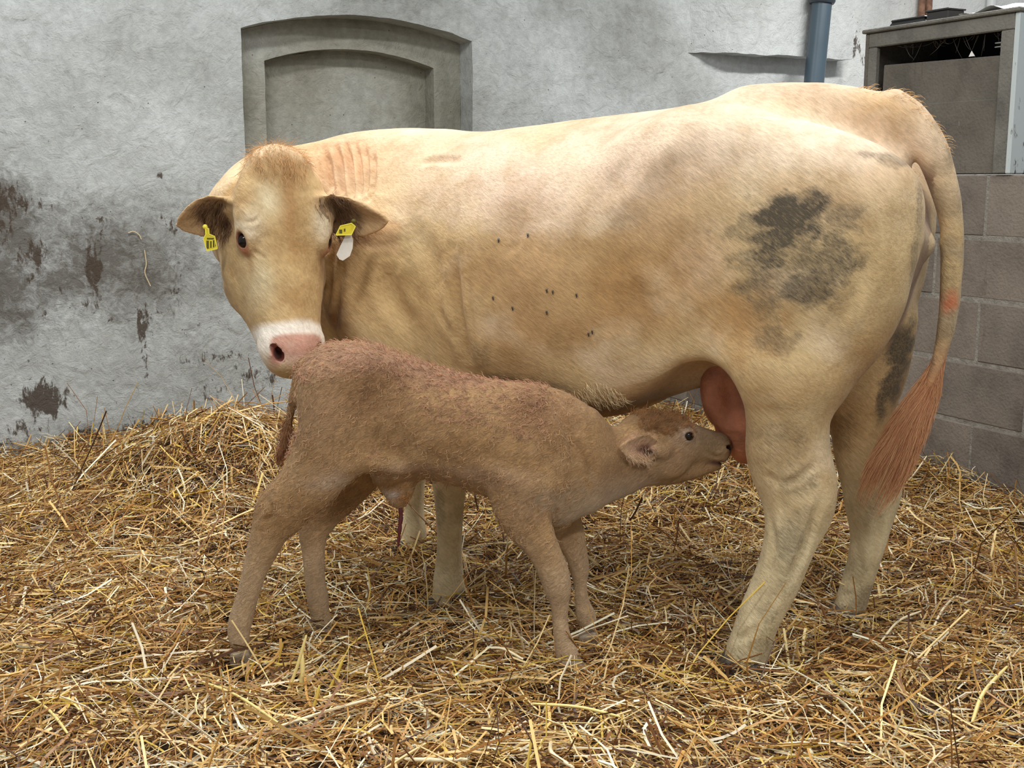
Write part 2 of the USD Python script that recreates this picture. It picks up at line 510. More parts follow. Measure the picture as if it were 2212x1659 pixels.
# features on the wall: (a, z, half width, half height, strength), measured in metres along the wall
_w = lambda px, py: wall_hit(px, py)
STAINS = []
_rs = np.random.default_rng(19)
MARKS = [(float(_rs.uniform(0, 640)), float(_rs.uniform(400, 990)), float(_rs.uniform(5, 22)), float(_rs.uniform(4, 14)), float(_rs.uniform(.30, .52))) for _ in range(70)]
MARKS += [(float(_rs.uniform(0, 520)), float(_rs.uniform(480, 900)), float(_rs.uniform(3, 8)), float(_rs.uniform(20, 60)), float(_rs.uniform(.30, .46))) for _ in range(26)]
for px, py, rx, ry, k in ((20, 430, 45, 50, .60), (75, 440, 40, 22, .45), (115, 445, 22, 14, .45), (75, 550, 50, 48, .50), (10, 500, 30, 50, .45), (200, 590, 22, 75, .68), (205, 540, 16, 40, .5), (185, 665, 12, 25, .5),
                          (310, 700, 18, 62, .62), (318, 780, 14, 40, .5), (385, 560, 16, 70, .42), (375, 640, 14, 60, .36), (375, 480, 28, 24, .5), (93, 866, 58, 42, .85), (60, 895, 24, 20, .6), (120, 900, 18, 14, .6),
                          (60, 930, 60, 18, .55), (20, 955, 50, 22, .5), (180, 950, 60, 26, .62), (235, 960, 30, 45, .70), (310, 925, 60, 24, .66), (190, 990, 50, 20, .55), (350, 940, 40, 20, .5), (345, 375, 16, 10, .55),
                          (470, 770, 90, 18, .46), (560, 810, 70, 14, .46), (480, 830, 100, 22, .36), (160, 720, 8, 70, .4), (145, 760, 6, 40, .45), (450, 700, 60, 10, .42), (250, 640, 20, 40, .35), (600, 925, 60, 10, .5), (560, 905, 80, 8, .55),
                          (1850, 100, 16, 50, .42), (1865, 130, 10, 30, .40), (2000, 40, 10, 30, .3), *MARKS):
    a, z = _w(px, py)
    a2, z2 = _w(px + rx, py)
    _, z3 = _w(px, py - ry)
    STAINS.append((a, z, a2 - a, z3 - z, k))


def wall_values(P):
    """Grime, stain and whitewash shares at points of the wall (world)."""
    a, z = (P - WALL0) @ U, P[:, 2]
    q = np.stack([a, z, np.zeros_like(a)], 1)
    n1, n2 = meshkit.fbm(q * 1.7, 4, 3), meshkit.fbm(q * 6.0, 4, 8)
    n4 = meshkit.fbm(q * 3.3, 4, 17)
    low = np.clip((1.42 - z + .5 * (n1 - .5)) / .6, 0, 1) * np.clip((z - .20) / .45, .25, 1)
    grime = low * (.50 + 1.6 * (n4 - .5) + .8 * (n1 - .5)) * np.clip((.9 - a) / .5, .35, 1)
    for px, py, rx, ry, k in ((130, 540, 190, 120, .42), (330, 580, 130, 130, .36), (420, 440, 80, 90, .28), (20, 500, 80, 100, .30), (200, 960, 180, 50, .50), (560, 840, 130, 60, .30)):
        ca, cz = _w(px, py)
        ra, rz = _w(px + rx, py)[0] - ca, _w(px, py - ry)[1] - cz
        grime += k * np.exp(-((a - ca) / ra) ** 2 - ((z - cz) / rz) ** 2)
    wob = (n2 - .5)
    stain = np.zeros_like(a)
    for ca, cz, ra, rz, k in STAINS:
        d = np.sqrt(((a - ca + .05 * wob) / ra) ** 2 + ((z - cz + .06 * wob) / rz) ** 2)
        stain = np.maximum(stain, k * np.clip(1.45 - d, 0, 1))
    white = np.clip((a - 3.80) / .04, 0, 1) * np.clip(.75 + 1.2 * (n1 - .5), 0, 1) + np.clip((a - 2.2) / 1.4, 0, 1) * .28 * (a < 3.8)
    return {'grime': np.clip(grime, 0, 1), 'stain': stain, 'white': np.clip(white, 0, 1)}


def arch(a0, a1, spring, crown, sill):
    """Outline of a segmental arch, anticlockwise, in wall axes."""
    c, h, rise = (a0 + a1) / 2, (a1 - a0) / 2, crown - spring
    R = (h * h + rise * rise) / (2 * rise)
    t = math.asin(h / R)
    ang = np.linspace(-t, t, 33)
    top = [(c + R * math.sin(x), crown - R + R * math.cos(x)) for x in ang[::-1]]
    return [(a0, sill), (a1, sill)] + top


def slab(outer, holes, back, front, step):
    """A slab of wall between two depths, finely divided; axes: along the wall, out of the wall, up."""
    cs = m3.CrossSection([outer])
    for h in holes:
        cs = cs - m3.CrossSection([h])
    m = m3.Manifold.extrude(cs, front - back).refine_to_length(step)
    me = m.to_mesh()
    v = me.vert_properties[:, :3].astype(float)
    v = np.stack([v[:, 0], v[:, 2] + back, v[:, 1]], 1)               # a, out, z
    return v, me.tri_verts[:, ::-1].copy()


def wall_part(parent, name, v, f, rough=.006, wob=.004, look_=None, seed=0):
    """Lifts the outer face with a wandering relief and places the slab in the world."""
    p = np.stack([v[:, 0], v[:, 2], v[:, 1]], 1)
    d = wob * 2 * (meshkit.fbm(p * 2.0, 3, 11 + seed) - .5) + rough * 2 * (meshkit.fbm(p * 14.0, 3, 21 + seed) - .5)
    front = v[:, 1] > v[:, 1].max() - .02
    q = v.copy()
    q[front, 1] += d[front]
    e = .010 * (meshkit.fbm(p * 9.0, 3, 31 + seed) - .5)              # edges not quite straight
    q[:, 0] += e
    q[:, 2] += .010 * (meshkit.fbm(p * 9.0, 3, 41 + seed) - .5)
    P = WALL0 + q[:, :1] * U + q[:, 1:2] * N + np.array([0, 0, 1.0]) * q[:, 2:]
    _wall_mesh(parent, name, P, f, look_)


def _wall_mesh(parent, name, P, f, look_):
    tm = trimesh.Trimesh(P, f, process=False)
    tm = trimesh.graph.smooth_shade(tm, angle=math.radians(40), facet_minarea=None)
    V, Fc = np.array(tm.vertices), np.array(tm.faces)
    return part(parent, name, (V, Fc), look_ or PLASTER, smooth=True, values=wall_values(V))


OUT = arch(0.0, 1.248, 1.972, 2.068, .80)
INN = arch(0.155, 1.090, 1.838, 1.915, .92)
back = thing('wall_back', kind='structure')
wall_part(back, 'plaster_face', *slab([(-3.0, -.3), (8.5, -.3), (8.5, 3.3), (-3.0, 3.3)], [OUT], -.45, 0.0, .03))
wall_part(back, 'niche_surround', *slab(OUT, [INN], -.40, -.155, .03), rough=.002, wob=.003, seed=1, look_=NICHE)
wall_part(back, 'niche_panel', *slab(INN, [], -.42, -.275, .035), rough=.002, wob=.003, seed=2, look_=NICHE)


def ledge():
    """The plaster mass that stands proud of the wall behind the pipe; its underside casts the shadow."""
    a = np.linspace(2.62, 3.785, 60)
    z = np.linspace(1.972, 3.2, 34)
    V = []
    for s in a:
        g = np.clip((s - 2.62) / .34, 0, 1)
        out = .135 * (g * g * (3 - 2 * g)) ** .7
        for k, h in enumerate(z):
            w = .012 * (meshkit.fbm(np.array([s, h, 0]) * 8.0, 3, 6) - .5)
            dz = .022 * (meshkit.fbm(np.array([s, 0, 3.0]) * 9.0, 3, 7) - .5) if k == 0 else 0
            V.append((s, out + w * g - .014 * (1 - g), h + dz))
    V = np.array(V)
    n, m = len(a), len(z)
    Fc = [[i * m + j, (i + 1) * m + j, (i + 1) * m + j + 1, i * m + j + 1] for i in range(n - 1) for j in range(m - 1)]
    base = len(V)
    B = V.copy()
    B[:, 1] = -.05
    Fc += [[base + i * m, base + (i + 1) * m, (i + 1) * m, i * m] for i in range(n - 1)]                       # underside
    Fc += [[(n - 1) * m + j, base + (n - 1) * m + j, base + (n - 1) * m + j + 1, (n - 1) * m + j + 1] for j in range(m - 1)]
    V = np.vstack([V, B])
    P = WALL0 + V[:, :1] * U + V[:, 1:2] * N + np.array([0, 0, 1.0]) * V[:, 2:]
    Fc = np.array(Fc)
    Fc = np.vstack([Fc[:, [0, 1, 2]], Fc[:, [0, 2, 3]]])
    return P, Fc


_wall_mesh(back, 'plaster_ledge', *ledge(), None)

# floor under the straw, carrying the trodden litter
FLOOR_LOOK = plain('trodden_litter', (.085, .050, .024), .9, noise=18.0, bump=(60.0, .012), spread=.6)


def floor_mesh():
    x, y = np.linspace(-4.2, 4.2, 280), np.linspace(.6, 8.4, 260)
    X, Y = np.meshgrid(x, y, indexing='ij')
    Z = straw_height(X, Y) - .030
    V = np.stack([X.ravel(), Y.ravel(), Z.ravel()], 1)
    i, j = np.meshgrid(np.arange(279), np.arange(259), indexing='ij')
    a = (i * 260 + j).ravel()
    q = np.stack([a, a + 260, a + 261, a + 1], 1)
    return V, q


tag(stage.GetPrimAtPath(part('/World', 'floor', floor_mesh(), FLOOR_LOOK, smooth=True)), kind='structure')

# the block partition: runs from the back wall towards us on the right
PART0 = at_height(2212, 1103, 0.0)
PW = -N                                             # along the partition, away from us
PART_ROT = math.atan2(PW[1], PW[0])


def on_part(w, out, z):
    """w along the partition (away), out towards the cow, z up."""
    return PART0 + PW * w - U * out + np.array([0, 0, z])


def part_hit(px, py, out=0.0):
    d = ray(px, py)
    t = ((PART0 - U * out - EYE) @ U) / (d @ U)
    p = EYE + d * t
    return float((p - PART0) @ PW), float(p[2])


def to_part(m):
    """A mesh made in (w, out, z) axes, into the world."""
    m = m.copy()
    v = np.array(m.vertices)
    m.vertices = PART0 + v[:, :1] * PW - v[:, 1:2] * U + np.array([0, 0, 1.0]) * v[:, 2:]
    m.fix_normals()
    return m


def concrete(name, base, k):
    n = {'g': ('geometry', {}), 'p': ('principled_bsdf', {'roughness': .85, 'specular_ior_level': .3}),
         'n1': ('noise_texture', {'scale': 5.0, 'detail': 6.0, 'roughness': .65}), 'n2': ('noise_texture', {'scale': 90.0, 'detail': 3.0}),
         'r': ('rgb_ramp', {'ramp': [(.28, [c * .62 for c in base]), (.5, base), (.75, [c * 1.28 for c in base])]}),
         'mp': ('mapping', {'scale': (14.0, 14.0, 2.2), 'location': (k, 0, 0)}), 'n3': ('noise_texture', {'scale': 1.0, 'detail': 5.0, 'roughness': .7}),
         'r3': ('map_range', {'from_min': .60, 'from_max': .76, 'to_min': 0.0, 'to_max': .65, 'clamp': True}),
         'm': ('mix', {'color2': (.060, .040, .030)}),
         'mq': ('mapping', {'scale': (22.0, 22.0, 5.0), 'location': (0, k + 3, 0)}), 'n4': ('noise_texture', {'scale': 1.0, 'detail': 6.0, 'roughness': .75}),
         'r4': ('map_range', {'from_min': .66, 'from_max': .74, 'to_min': 0.0, 'to_max': .35, 'clamp': True}), 'm2': ('mix', {'color2': (.40, .37, .34)}),
         'b': ('bump', {'strength': .7, 'distance': .006})}
    return look(name, n, [('g.position', 'n1.vector'), ('g.position', 'n2.vector'), ('g.position', 'mp.vector'), ('mp.vector', 'n3.vector'), ('n1.fac', 'r.fac'), ('r.color', 'm.color1'),
                          ('n3.fac', 'r3.value'), ('r3.result', 'm.fac'), ('g.position', 'mq.vector'), ('mq.vector', 'n4.vector'), ('n4.fac', 'r4.value'), ('r4.result', 'm2.fac'), ('m.color', 'm2.color1'),
                          ('m2.color', 'p.base_color'), ('n2.fac', 'b.height'), ('b.normal', 'p.normal')])


BLOCKS = [concrete(f'block_tone_{i}', c, i) for i, c in enumerate(((.200, .170, .143), (.176, .152, .130), (.220, .188, .158)))]
MORTAR = plain('mortar', (.27, .255, .225), .95, noise=30.0, bump=(80.0, .01), spread=.35)
right = thing('wall_right', kind='structure')
_r = np.random.default_rng(4)
W_END = float((WALL0 - PART0) @ PW)                  # where the partition meets the back wall
part(right, 'mortar_bed', to_part(box(((W_END - 1.7) / 2, -.125, .53), (W_END + 1.7, .2435, 1.46))), MORTAR)
LV = [-.197, .045, .288, .530, .780, 1.022, 1.262]
for k in range(6):
    w = -1.7 - (0.0 if k % 2 else .245) + .03
    while w < W_END - .02:
        L = .488
        a, b = max(w, -1.7), min(w + L - .010, W_END)
        if b - a > .05:
            z0, z1 = LV[k] + .007, LV[k + 1] - (.007 if k < 5 else 0)
            o = _r.uniform(-.002, .002)
            blk = soft_box(((a + b) / 2, -.12 + o, (z0 + z1) / 2), (b - a, .240, z1 - z0), .005)
            part(right, 'block', to_part(blk), BLOCKS[int(_r.integers(3))])
        w += L

# grey wooden hatch box on top of the partition
PAINT = concrete('grey_painted_board', (.165, .160, .142), 9)
PAINT_DARK = concrete('dark_grey_painted_board', (.135, .122, .103), 5)
PALE = look('pale_scuffed_board', *(lambda: ({'g': ('geometry', {}), 'p': ('principled_bsdf', {'roughness': .6}), 'mp': ('mapping', {'scale': (30.0, 30.0, 9.0)}), 'n': ('noise_texture', {'scale': 1.0, 'detail': 5.0, 'roughness': .7}),
                                     'r': ('rgb_ramp', {'ramp': [(.0, (.50, .56, .57)), (.60, (.50, .56, .57)), (.66, (.10, .09, .08)), (1.0, (.08, .07, .06))]})},
                                    [('g.position', 'mp.vector'), ('mp.vector', 'n.vector'), ('n.fac', 'r.fac'), ('r.color', 'p.base_color')]))())
DARK = plain('dark_void', (.012, .011, .010), .9)
hatch = thing('hatch_box', 'grey wooden hatch box standing on the block partition behind the cow', 'box', kind='thing')
Z0, Z1, WA, WB, D = 1.266, 1.854, .186, .940, .42
P_ = lambda n, c, s, lk, r=.004, **k: part(hatch, n, to_part(soft_box(c, s, r)), lk, **k)
P_('frame_rail', ((WA + WB) / 2, .004, Z1 - .030), (WB - WA, .024, .060), PAINT)
P_('frame_stile', (WB - .024, .004, (Z0 + Z1) / 2 - .03), (.048, .024, Z1 - Z0 - .062), PAINT)
P_('frame_stile', (WA + .030, .004, (Z0 + Z1) / 2 - .03), (.060, .024, Z1 - Z0 - .062), PAINT)
# the sliding panel hangs low and a little crooked, leaving a dark slot above it
pan = soft_box((0, 0, 0), (WB - WA - .118, .012, .175), .003)
pan.apply_transform(trimesh.transformations.rotation_matrix(math.radians(-1.2), [0, 1, 0]))
pan.apply_translation(((WA + WB) / 2 - .012, -.012, 1.625))
part(hatch, 'sliding_panel', to_part(pan), PAINT_DARK, label='crooked sliding panel')
P_('lower_panel', ((WA + WB) / 2, -.006, (Z0 + 1.548) / 2), (WB - WA - .10, .014, 1.548 - Z0), PAINT_DARK)
P_('end_board', (WA - .011, -D / 2 + .016, (Z0 + Z1) / 2), (.022, D, Z1 - Z0), PALE, label='pale scuffed end board')
P_('end_board', (WB + .011, -D / 2 + .016, (Z0 + Z1) / 2), (.022, D, Z1 - Z0), PAINT_DARK)
P_('top_board', ((WA + WB) / 2, -D / 2 + .016, Z1 + .008), (WB - WA + .06, D + .03, .016), PAINT)
P_('back_board', ((WA + WB) / 2, -D + .03, (Z0 + Z1) / 2), (WB - WA, .016, Z1 - Z0), DARK)
P_('inner_shelf', ((WA + WB) / 2, -D / 2 - .02, 1.60), (WB - WA - .02, D - .10, .012), DARK)
WEB = look('cobweb', {'p': ('principled_bsdf', {'base_color': (.16, .145, .12), 'roughness': .9})}, [])
_r = np.random.default_rng(8)
webs = []
for _ in range(34):
    w = _r.uniform(WA + .07, WB - .10)
    a = np.array([w, -.03 + _r.uniform(-.01, .012), Z1 - .060])
    b = a + [_r.normal(0, .04), _r.uniform(-.02, .0), -abs(_r.normal(.0, .035)) - .006]
    mid = (a + b) / 2 + [0, 0, -.006]
    webs.append(np.array([PART0 + PW * q[0] - U * q[1] + np.array([0, 0, q[2]]) for q in curve([a, mid, b], 4)]))
strands(hatch, 'cobweb', webs, .0016, WEB, kind='stuff')
METAL = look('dull_metal', {'p': ('principled_bsdf', {'base_color': (.5, .5, .48), 'metallic': 1.0, 'roughness': .35})}, [])
clip = to_part(trimesh.util.concatenate([soft_box((WA + .10, -.045, 1.742), (.055, .03, .007), .002), soft_box((WA + .10, -.045, 1.757), (.055, .03, .007), .002)]))
part(hatch, 'metal_bracket', clip, METAL)
paper = to_part(trimesh.convex.convex_hull(np.array([[.425, -.018, 1.716], [.395, -.018, 1.716], [.412, -.018, 1.737], [.425, -.021, 1.716], [.395, -.021, 1.716], [.412, -.021, 1.737]])))
part(hatch, 'paper_scrap', paper, plain('white_paper', (.80, .79, .76), .7))

# things lying on the box
BLACK = plain('black_rubber', (.018, .018, .018), .45)
q0, q1 = part_hit(1925, 62, -.10), part_hit(2000, 50, -.10)
bar = trimesh.util.concatenate([soft_box((.80, -.10, Z1 + .030), (.20, .10, .026), .011), soft_box((.80, -.10, Z1 + .048), (.19, .085, .010), .004)])
tag(stage.GetPrimAtPath(part('/World', 'rubber_tray', to_part(bar), BLACK)), 'flat black rubber tray lying on the far end of the hatch box', 'tray')
blk = trimesh.util.concatenate([soft_box((.635, -.10, Z1 + .038), (.115, .09, .044), .003), soft_box((.635, -.10, Z1 + .064), (.125, .10, .008), .002)])
tag(stage.GetPrimAtPath(part('/World', 'black_carton', to_part(blk), plain('black_card', (.03, .028, .026), .6))), 'small black carton on the hatch box in front of the rusty pipe', 'box')


def paper_sheet():
    g = np.linspace(0, 1, 14)
    V, Fc = [], []
    for a in g:
        for b in np.linspace(0, 1, 8):
            V.append((.25 + .25 * a, -.03 - .20 * b, Z1 + .020 + .040 * math.exp(-((a - .45) / .22) ** 2) * (.4 + .6 * b) + .012 * math.sin(5 * a + 3 * b) ** 2))
    for i in range(13):
        for j in range(7):
            Fc.append([i * 8 + j, i * 8 + j + 1, i * 8 + j + 9, i * 8 + j + 8])
    V, Fc = np.array(V), np.array(Fc)
    n = len(V)
    V2 = np.vstack([V, V - [0, 0, .0015]])
    Fc = np.vstack([Fc, Fc[:, ::-1] + n])
    v, f, _ = meshkit.arrays((V2, Fc))
    return trimesh.Trimesh(v, f, process=False)


m = paper_sheet()
v = np.array(m.vertices)
m.vertices = PART0 + v[:, :1] * PW - v[:, 1:2] * U + np.array([0, 0, 1.0]) * v[:, 2:]
tag(stage.GetPrimAtPath(part('/World', 'paper_sheet', m, LOOKS['white_paper'], smooth=True)), 'crumpled white paper sheet lying on top of the hatch box', 'paper')

# pipes
PVC = plain('grey_blue_plastic', (.060, .092, .120), .38, noise=3.0, spread=.15)
(a0, z0), (a1, z1) = wall_hit(1780, -40, .22), wall_hit(1757, 190, .22)
pt = lambda a, z, o=.22: on_wall(a, z, o)
slope = (a1 - a0) / (z1 - z0)
low, high = pt(a0 + slope * (.02 - z0), .02), pt(a0 + slope * (3.1 - z0), 3.1)
drain = thing('drain_pipe', 'blue-grey plastic drain pipe leaning against the plaster wall', 'pipe')
t = tube([low, high], .060, 28)
t.fix_normals()
part(drain, 'pipe', t, PVC)
zc = wall_hit(1778, 4, .22)[1]
s0, s1 = (pt(a0 + slope * (z - z0), z) for z in (zc - .012, zc + .26))
t = tube([s0, s0 + (s1 - s0) * .05, s0 + (s1 - s0) * .10, s0 + (s1 - s0) * .16, s1], [.071, .078, .078, .070, .070], 28)
t.fix_normals()
part(drain, 'socket', t, plain('dark_plastic_socket', (.030, .040, .052), .4), label='dark pipe socket')
RUST = plain('rust', (.20, .105, .065), .8, noise=22.0, bump=(60.0, .004), spread=.6)
(a, z) = wall_hit(1998, 30, .05)
rp = thing('rusty_pipe', 'thin rusty pipe running up the white wall behind the hatch box', 'pipe')
for da in (-.030, .030):
    t = tube([on_wall(a + da, 1.2, .05), on_wall(a + da, 3.2, .05)], .022, 14)
    t.fix_normals()
    part(rp, 'pipe', t, RUST)
(a, z) = wall_hit(2142, 10, .06)
t = tube([on_wall(a, 1.2, .06), on_wall(a, 3.2, .06)], .032, 18)
t.fix_normals()
tag(stage.GetPrimAtPath(part('/World', 'white_conduit', t, plain('white_plastic', (.66, .68, .68), .4))), 'white plastic conduit pipe running up the wall beyond the hatch box', 'pipe')

# two dry stalks stuck to the plaster
STALK = plain('dry_stalk', (.62, .50, .30), .6)
for pts, lab in ((((277, 503), (288, 500), (300, 507), (305, 517)), 'bent pale straw stalk stuck to the wall, the upper of two'),
                 (((312, 540), (316, 570), (313, 590), (325, 618)), 'long thin straw stalk hanging on the wall below a bent one')):
    c = [on_wall(*wall_hit(x, y, .012), .012) for x, y in pts]
    t = tube(curve(c, 4), .0028, 6)
    t.fix_normals()
    tag(stage.GetPrimAtPath(part('/World', 'wall_stalk', t, STALK)), lab, 'straw')
# ---------------------------------------------------------------- the cow
COW = Frame(0.772, 3.236, math.pi - math.radians(24))
CH = 0.009


def limb(frame, rows, dist, floor_up=(1, 0, 0)):
    """Limb joints from (px, py, half width in px, lateral place, lateral radius): points, lateral and fore-aft radii in the frame."""
    P, ru, rv = [], [], []
    for px, py, hw, y, rl in rows:
        p = frame.hit(px, py, y)
        P.append(p)
        rv.append(hw * (frame.world(p)[1]) / F)
        ru.append(rl)
    return np.array(P), np.array(ru), np.array(rv)


def build_cow():
    A = Field([-0.55, -0.48, -0.08], [1.92, 0.80, 1.56], CH, ((1.18, 1.78, .0045), (.10, .70, .0045), (.64, 1.40, .0045)))
    # trunk
    S =    [-.305, -.27, -.22, -.12, 0.0, .10, .20, .32, .45, .60, .78, .95, 1.10, 1.25, 1.38, 1.48]
    top =  [1.12, 1.27, 1.37, 1.44, 1.478, 1.482, 1.468, 1.445, 1.432, 1.418, 1.402, 1.385, 1.386, 1.385, 1.365, 1.31]
    bot =  [1.05, .92, .82, .78, .76, .74, .70, .645, .585, .565, .575, .60, .63, .68, .76, .86]
    wide = [.05, .15, .205, .25, .275, .285, .295, .315, .34, .365, .365, .335, .285, .225, .165, .11]
    mid =  [.55, .55, .55, .54, .54, .56, .58, .55, .50, .44, .42, .42, .45, .48, .5, .5]
    pw =   [2.0, 2.0, 1.9, 1.75, 1.65, 1.65, 1.75, 1.95, 2.15, 2.25, 2.25, 2.2, 2.1, 2.0, 2.0, 2.0]
    A.loft(S, top, bot, wide, mid, pw)
    for s in (-1, 1):
        # hook, ridge to the pin
        A.ellipsoid([.26, s * .235, 1.33], [.11, .05, .07], k=.16)
        A.chain([[.20, s * .215, 1.33], [.08, s * .215, 1.325], [-.10, s * .20, 1.29], [-.235, s * .17, 1.245]], [.05, .055, .055, .05], [.05, .05, .05, .05], k=.13, n=10)
        # thigh
        A.chain([[-.052, s * .19, 1.15], [-.055, s * .205, 1.0], [-.012, s * .215, .84], [0, s * .22, .74]], [.125, .135, .11, .09], [.245, .25, .21, .16], up=(1, 0, 0), k=.17, n=14)
        # shoulder blade and upper arm
        A.chain([[1.10, s * .16, 1.20], [1.18, s * .225, 1.06], [1.24, s * .215, .88]], [.06, .085, .08], [.12, .14, .11], up=(1, 0, 0), k=.10, n=12)
        A.chain([[1.24, s * .21, .88], [1.14, s * .235, .80], [1.05, s * .235, .70]], [.08, .085, .07], [.11, .12, .095], up=(0, 0, 1), k=.07, n=12)
    # hollow between tail head and pins
    for s in (-1, 1):
        A.chain([[.08, s * .115, 1.51], [-.08, s * .11, 1.46], [-.20, s * .105, 1.40], [-.36, s * .095, 1.32]], [.045, .065, .066, .062], [.06, .095, .10, .10], k=.07, cut=True, n=10)
    # spine ridge into the tail
    A.chain([[.16, 0, 1.44], [0, 0, 1.448], [-.13, 0, 1.438], [-.22, 0, 1.408], [-.285, -.01, 1.345]], [.06, .058, .055, .052, .048], [.045, .044, .046, .047, .045], k=.06, n=10)
    # flank fold from belly to stifle
    A.chain([[.50, .20, .70], [.36, .215, .755], [.23, .225, .805], [.13, .225, .78], [.07, .22, .68]], [.05, .045, .035, .04, .05], [.06, .05, .04, .05, .06], up=(0, 1, 0), k=.14, n=10)
    for s in (-1, 1):
        A.ellipsoid([.30, s * .20, 1.0], [.24, .105, .28], k=.14)
    # neck
    A.chain([[1.12, 0, 1.08], [1.36, .02, 1.10], [1.53, .10, 1.115], [1.57, .22, 1.13], [1.53, .36, 1.12]],
            [.20, .17, .145, .13, .12], [.29, .27, .235, .195, .155], k=.07, n=12)
    # brisket
    A.chain([[1.05, 0, .66], [1.30, .02, .74], [1.46, .06, .88], [1.5, .18, .95]], [.10, .11, .09, .06], [.09, .10, .12, .10], k=.08, n=10)
    # legs
    rows = [(1700, 700, 170, .19, .11), (1694, 800, 146, .235, .125), (1694, 850, 118, .245, .105), (1695, 900, 98, .25, .09), (1697, 950, 94, .255, .078), (1706, 1000, 93, .26, .07), (1722, 1050, 90, .265, .066),
            (1726, 1100, 80, .27, .062), (1712, 1150, 64, .275, .055), (1698, 1200, 56, .28, .05), (1679, 1250, 53, .285, .05),
            (1655, 1300, 51, .29, .052), (1634, 1350, 49, .295, .055), (1617, 1400, 48, .3, .055), (1608, 1440, 48, .305, .055)]
    A.chain(*limb(COW, rows, 3), up=(1, 0, 0), k=.035)
    rows = [(1840, 700, 140, -.19, .10), (1850, 800, 110, -.215, .11), (1856, 900, 70, -.22, .085), (1872, 980, 72, -.22, .07), (1884, 1050, 68, -.22, .062), (1881, 1100, 57, -.22, .058), (1879, 1150, 43, -.22, .05),
            (1868, 1200, 38, -.22, .046), (1854, 1250, 38, -.22, .046), (1840, 1295, 40, -.22, .05), (1830, 1330, 42, -.22, .05)]
    A.chain(*limb(COW, rows, 3), up=(1, 0, 0), k=.035)
    rows = [(985, 760, 62, .235, .075), (985, 860, 50, .235, .062), (978, 960, 42, .235, .055), (972, 1030, 42, .23, .055), (970, 1080, 33, .225, .045), (972, 1150, 29, .22, .038),
            (971, 1200, 29, .215, .038), (970, 1240, 36, .21, .045), (969, 1270, 37, .21, .047), (967, 1305, 38, .21, .048)]
    A.chain(*limb(COW, rows, 3), up=(1, 0, 0), k=.035)
    rows = [(880, 760, 60, -.21, .075), (888, 880, 44, -.22, .06), (892, 980, 40, -.23, .052), (895, 1040, 28, -.235, .042), (895, 1090, 25, -.24, .037), (894, 1130, 29, -.24, .042), (893, 1165, 32, -.24, .046), (890, 1190, 32, -.24, .046)]
    A.chain(*limb(COW, rows, 3), up=(1, 0, 0), k=.035)
    # the groin: the flank lifts into an arch in front of the thigh and shows the udder
    for s in (1, -1):
        q = np.array([COW.hit(*x) for x in ((1392, 902, .27), (1462, 868, .27), (1525, 836, .27), (1572, 868, .27), (1580, 930, .27))])
        q[:, 1] *= s
        A.chain(q, [.10, .12, .13, .12, .10], [.035, .062, .072, .045, .03], up=(0, 0, 1), k=.045, cut=True, n=10)
    from scipy.ndimage import gaussian_filter
    A.f = gaussian_filter(np.clip(A.f, -.12, .12), 2.0)
    # head
    cow_head(A)
    # tail
    A.chain([COW.hit(*q) for q in [(1930, 225, 0.0), (1970, 262, -.005), (2014, 330, -.01), (2042, 410, -.02), (2055, 480, -.03), (2057, 545, -.03), (2054, 610, -.03), (2048, 680, -.03), (2032, 760, -.02), (2008, 830, -.01)]],
            [.040, .046, .042, .037, .032, .030, .027, .024, .019, .014], up=(0, 1, 0), k=.014)
    V, Fc = A.mesh()
    V, Fc = biggest(V, Fc)
    return relax(V, Fc, 2), Fc


P_POLL, P_NOSE = at_depth(612, 340, 3.34), at_depth(652, 795, 3.17)
HX = unit(P_NOSE - P_POLL)
_n = np.array([math.sin(math.radians(27)), -math.cos(math.radians(27)), 0.0])
HZ = unit(_n - HX * (_n @ HX))
HY = np.cross(HZ, HX)
HL = np.linalg.norm(P_NOSE - P_POLL)
HEAD_R = np.stack([HX, HY, HZ])            # rows: nose, cow's left, forehead outward (world)


def head_point(x, y, z):
    """A place on the head (own axes, metres for a head 0.60 long) in the cow's axes."""
    return COW.local(P_POLL + (HEAD_R.T @ np.array([x, y, z])) * (HL / 0.60))


HEAD_AXES = HEAD_R @ COW.R                  # rows in the cow's axes


EYE_X = .228


def eye_place(s):
    """The eye's centre and its axes (along the slit, across it, outward) in the cow's axes."""
    e = unit(.80 * s * HEAD_AXES[1] + .58 * HEAD_AXES[2] + .10 * HEAD_AXES[0])
    l = unit(HEAD_AXES[0] - .0 * HEAD_AXES[2] - e * (HEAD_AXES[0] @ e))
    return head_point(EYE_X, s * .112, -.052), np.stack([l, np.cross(e, l), e])


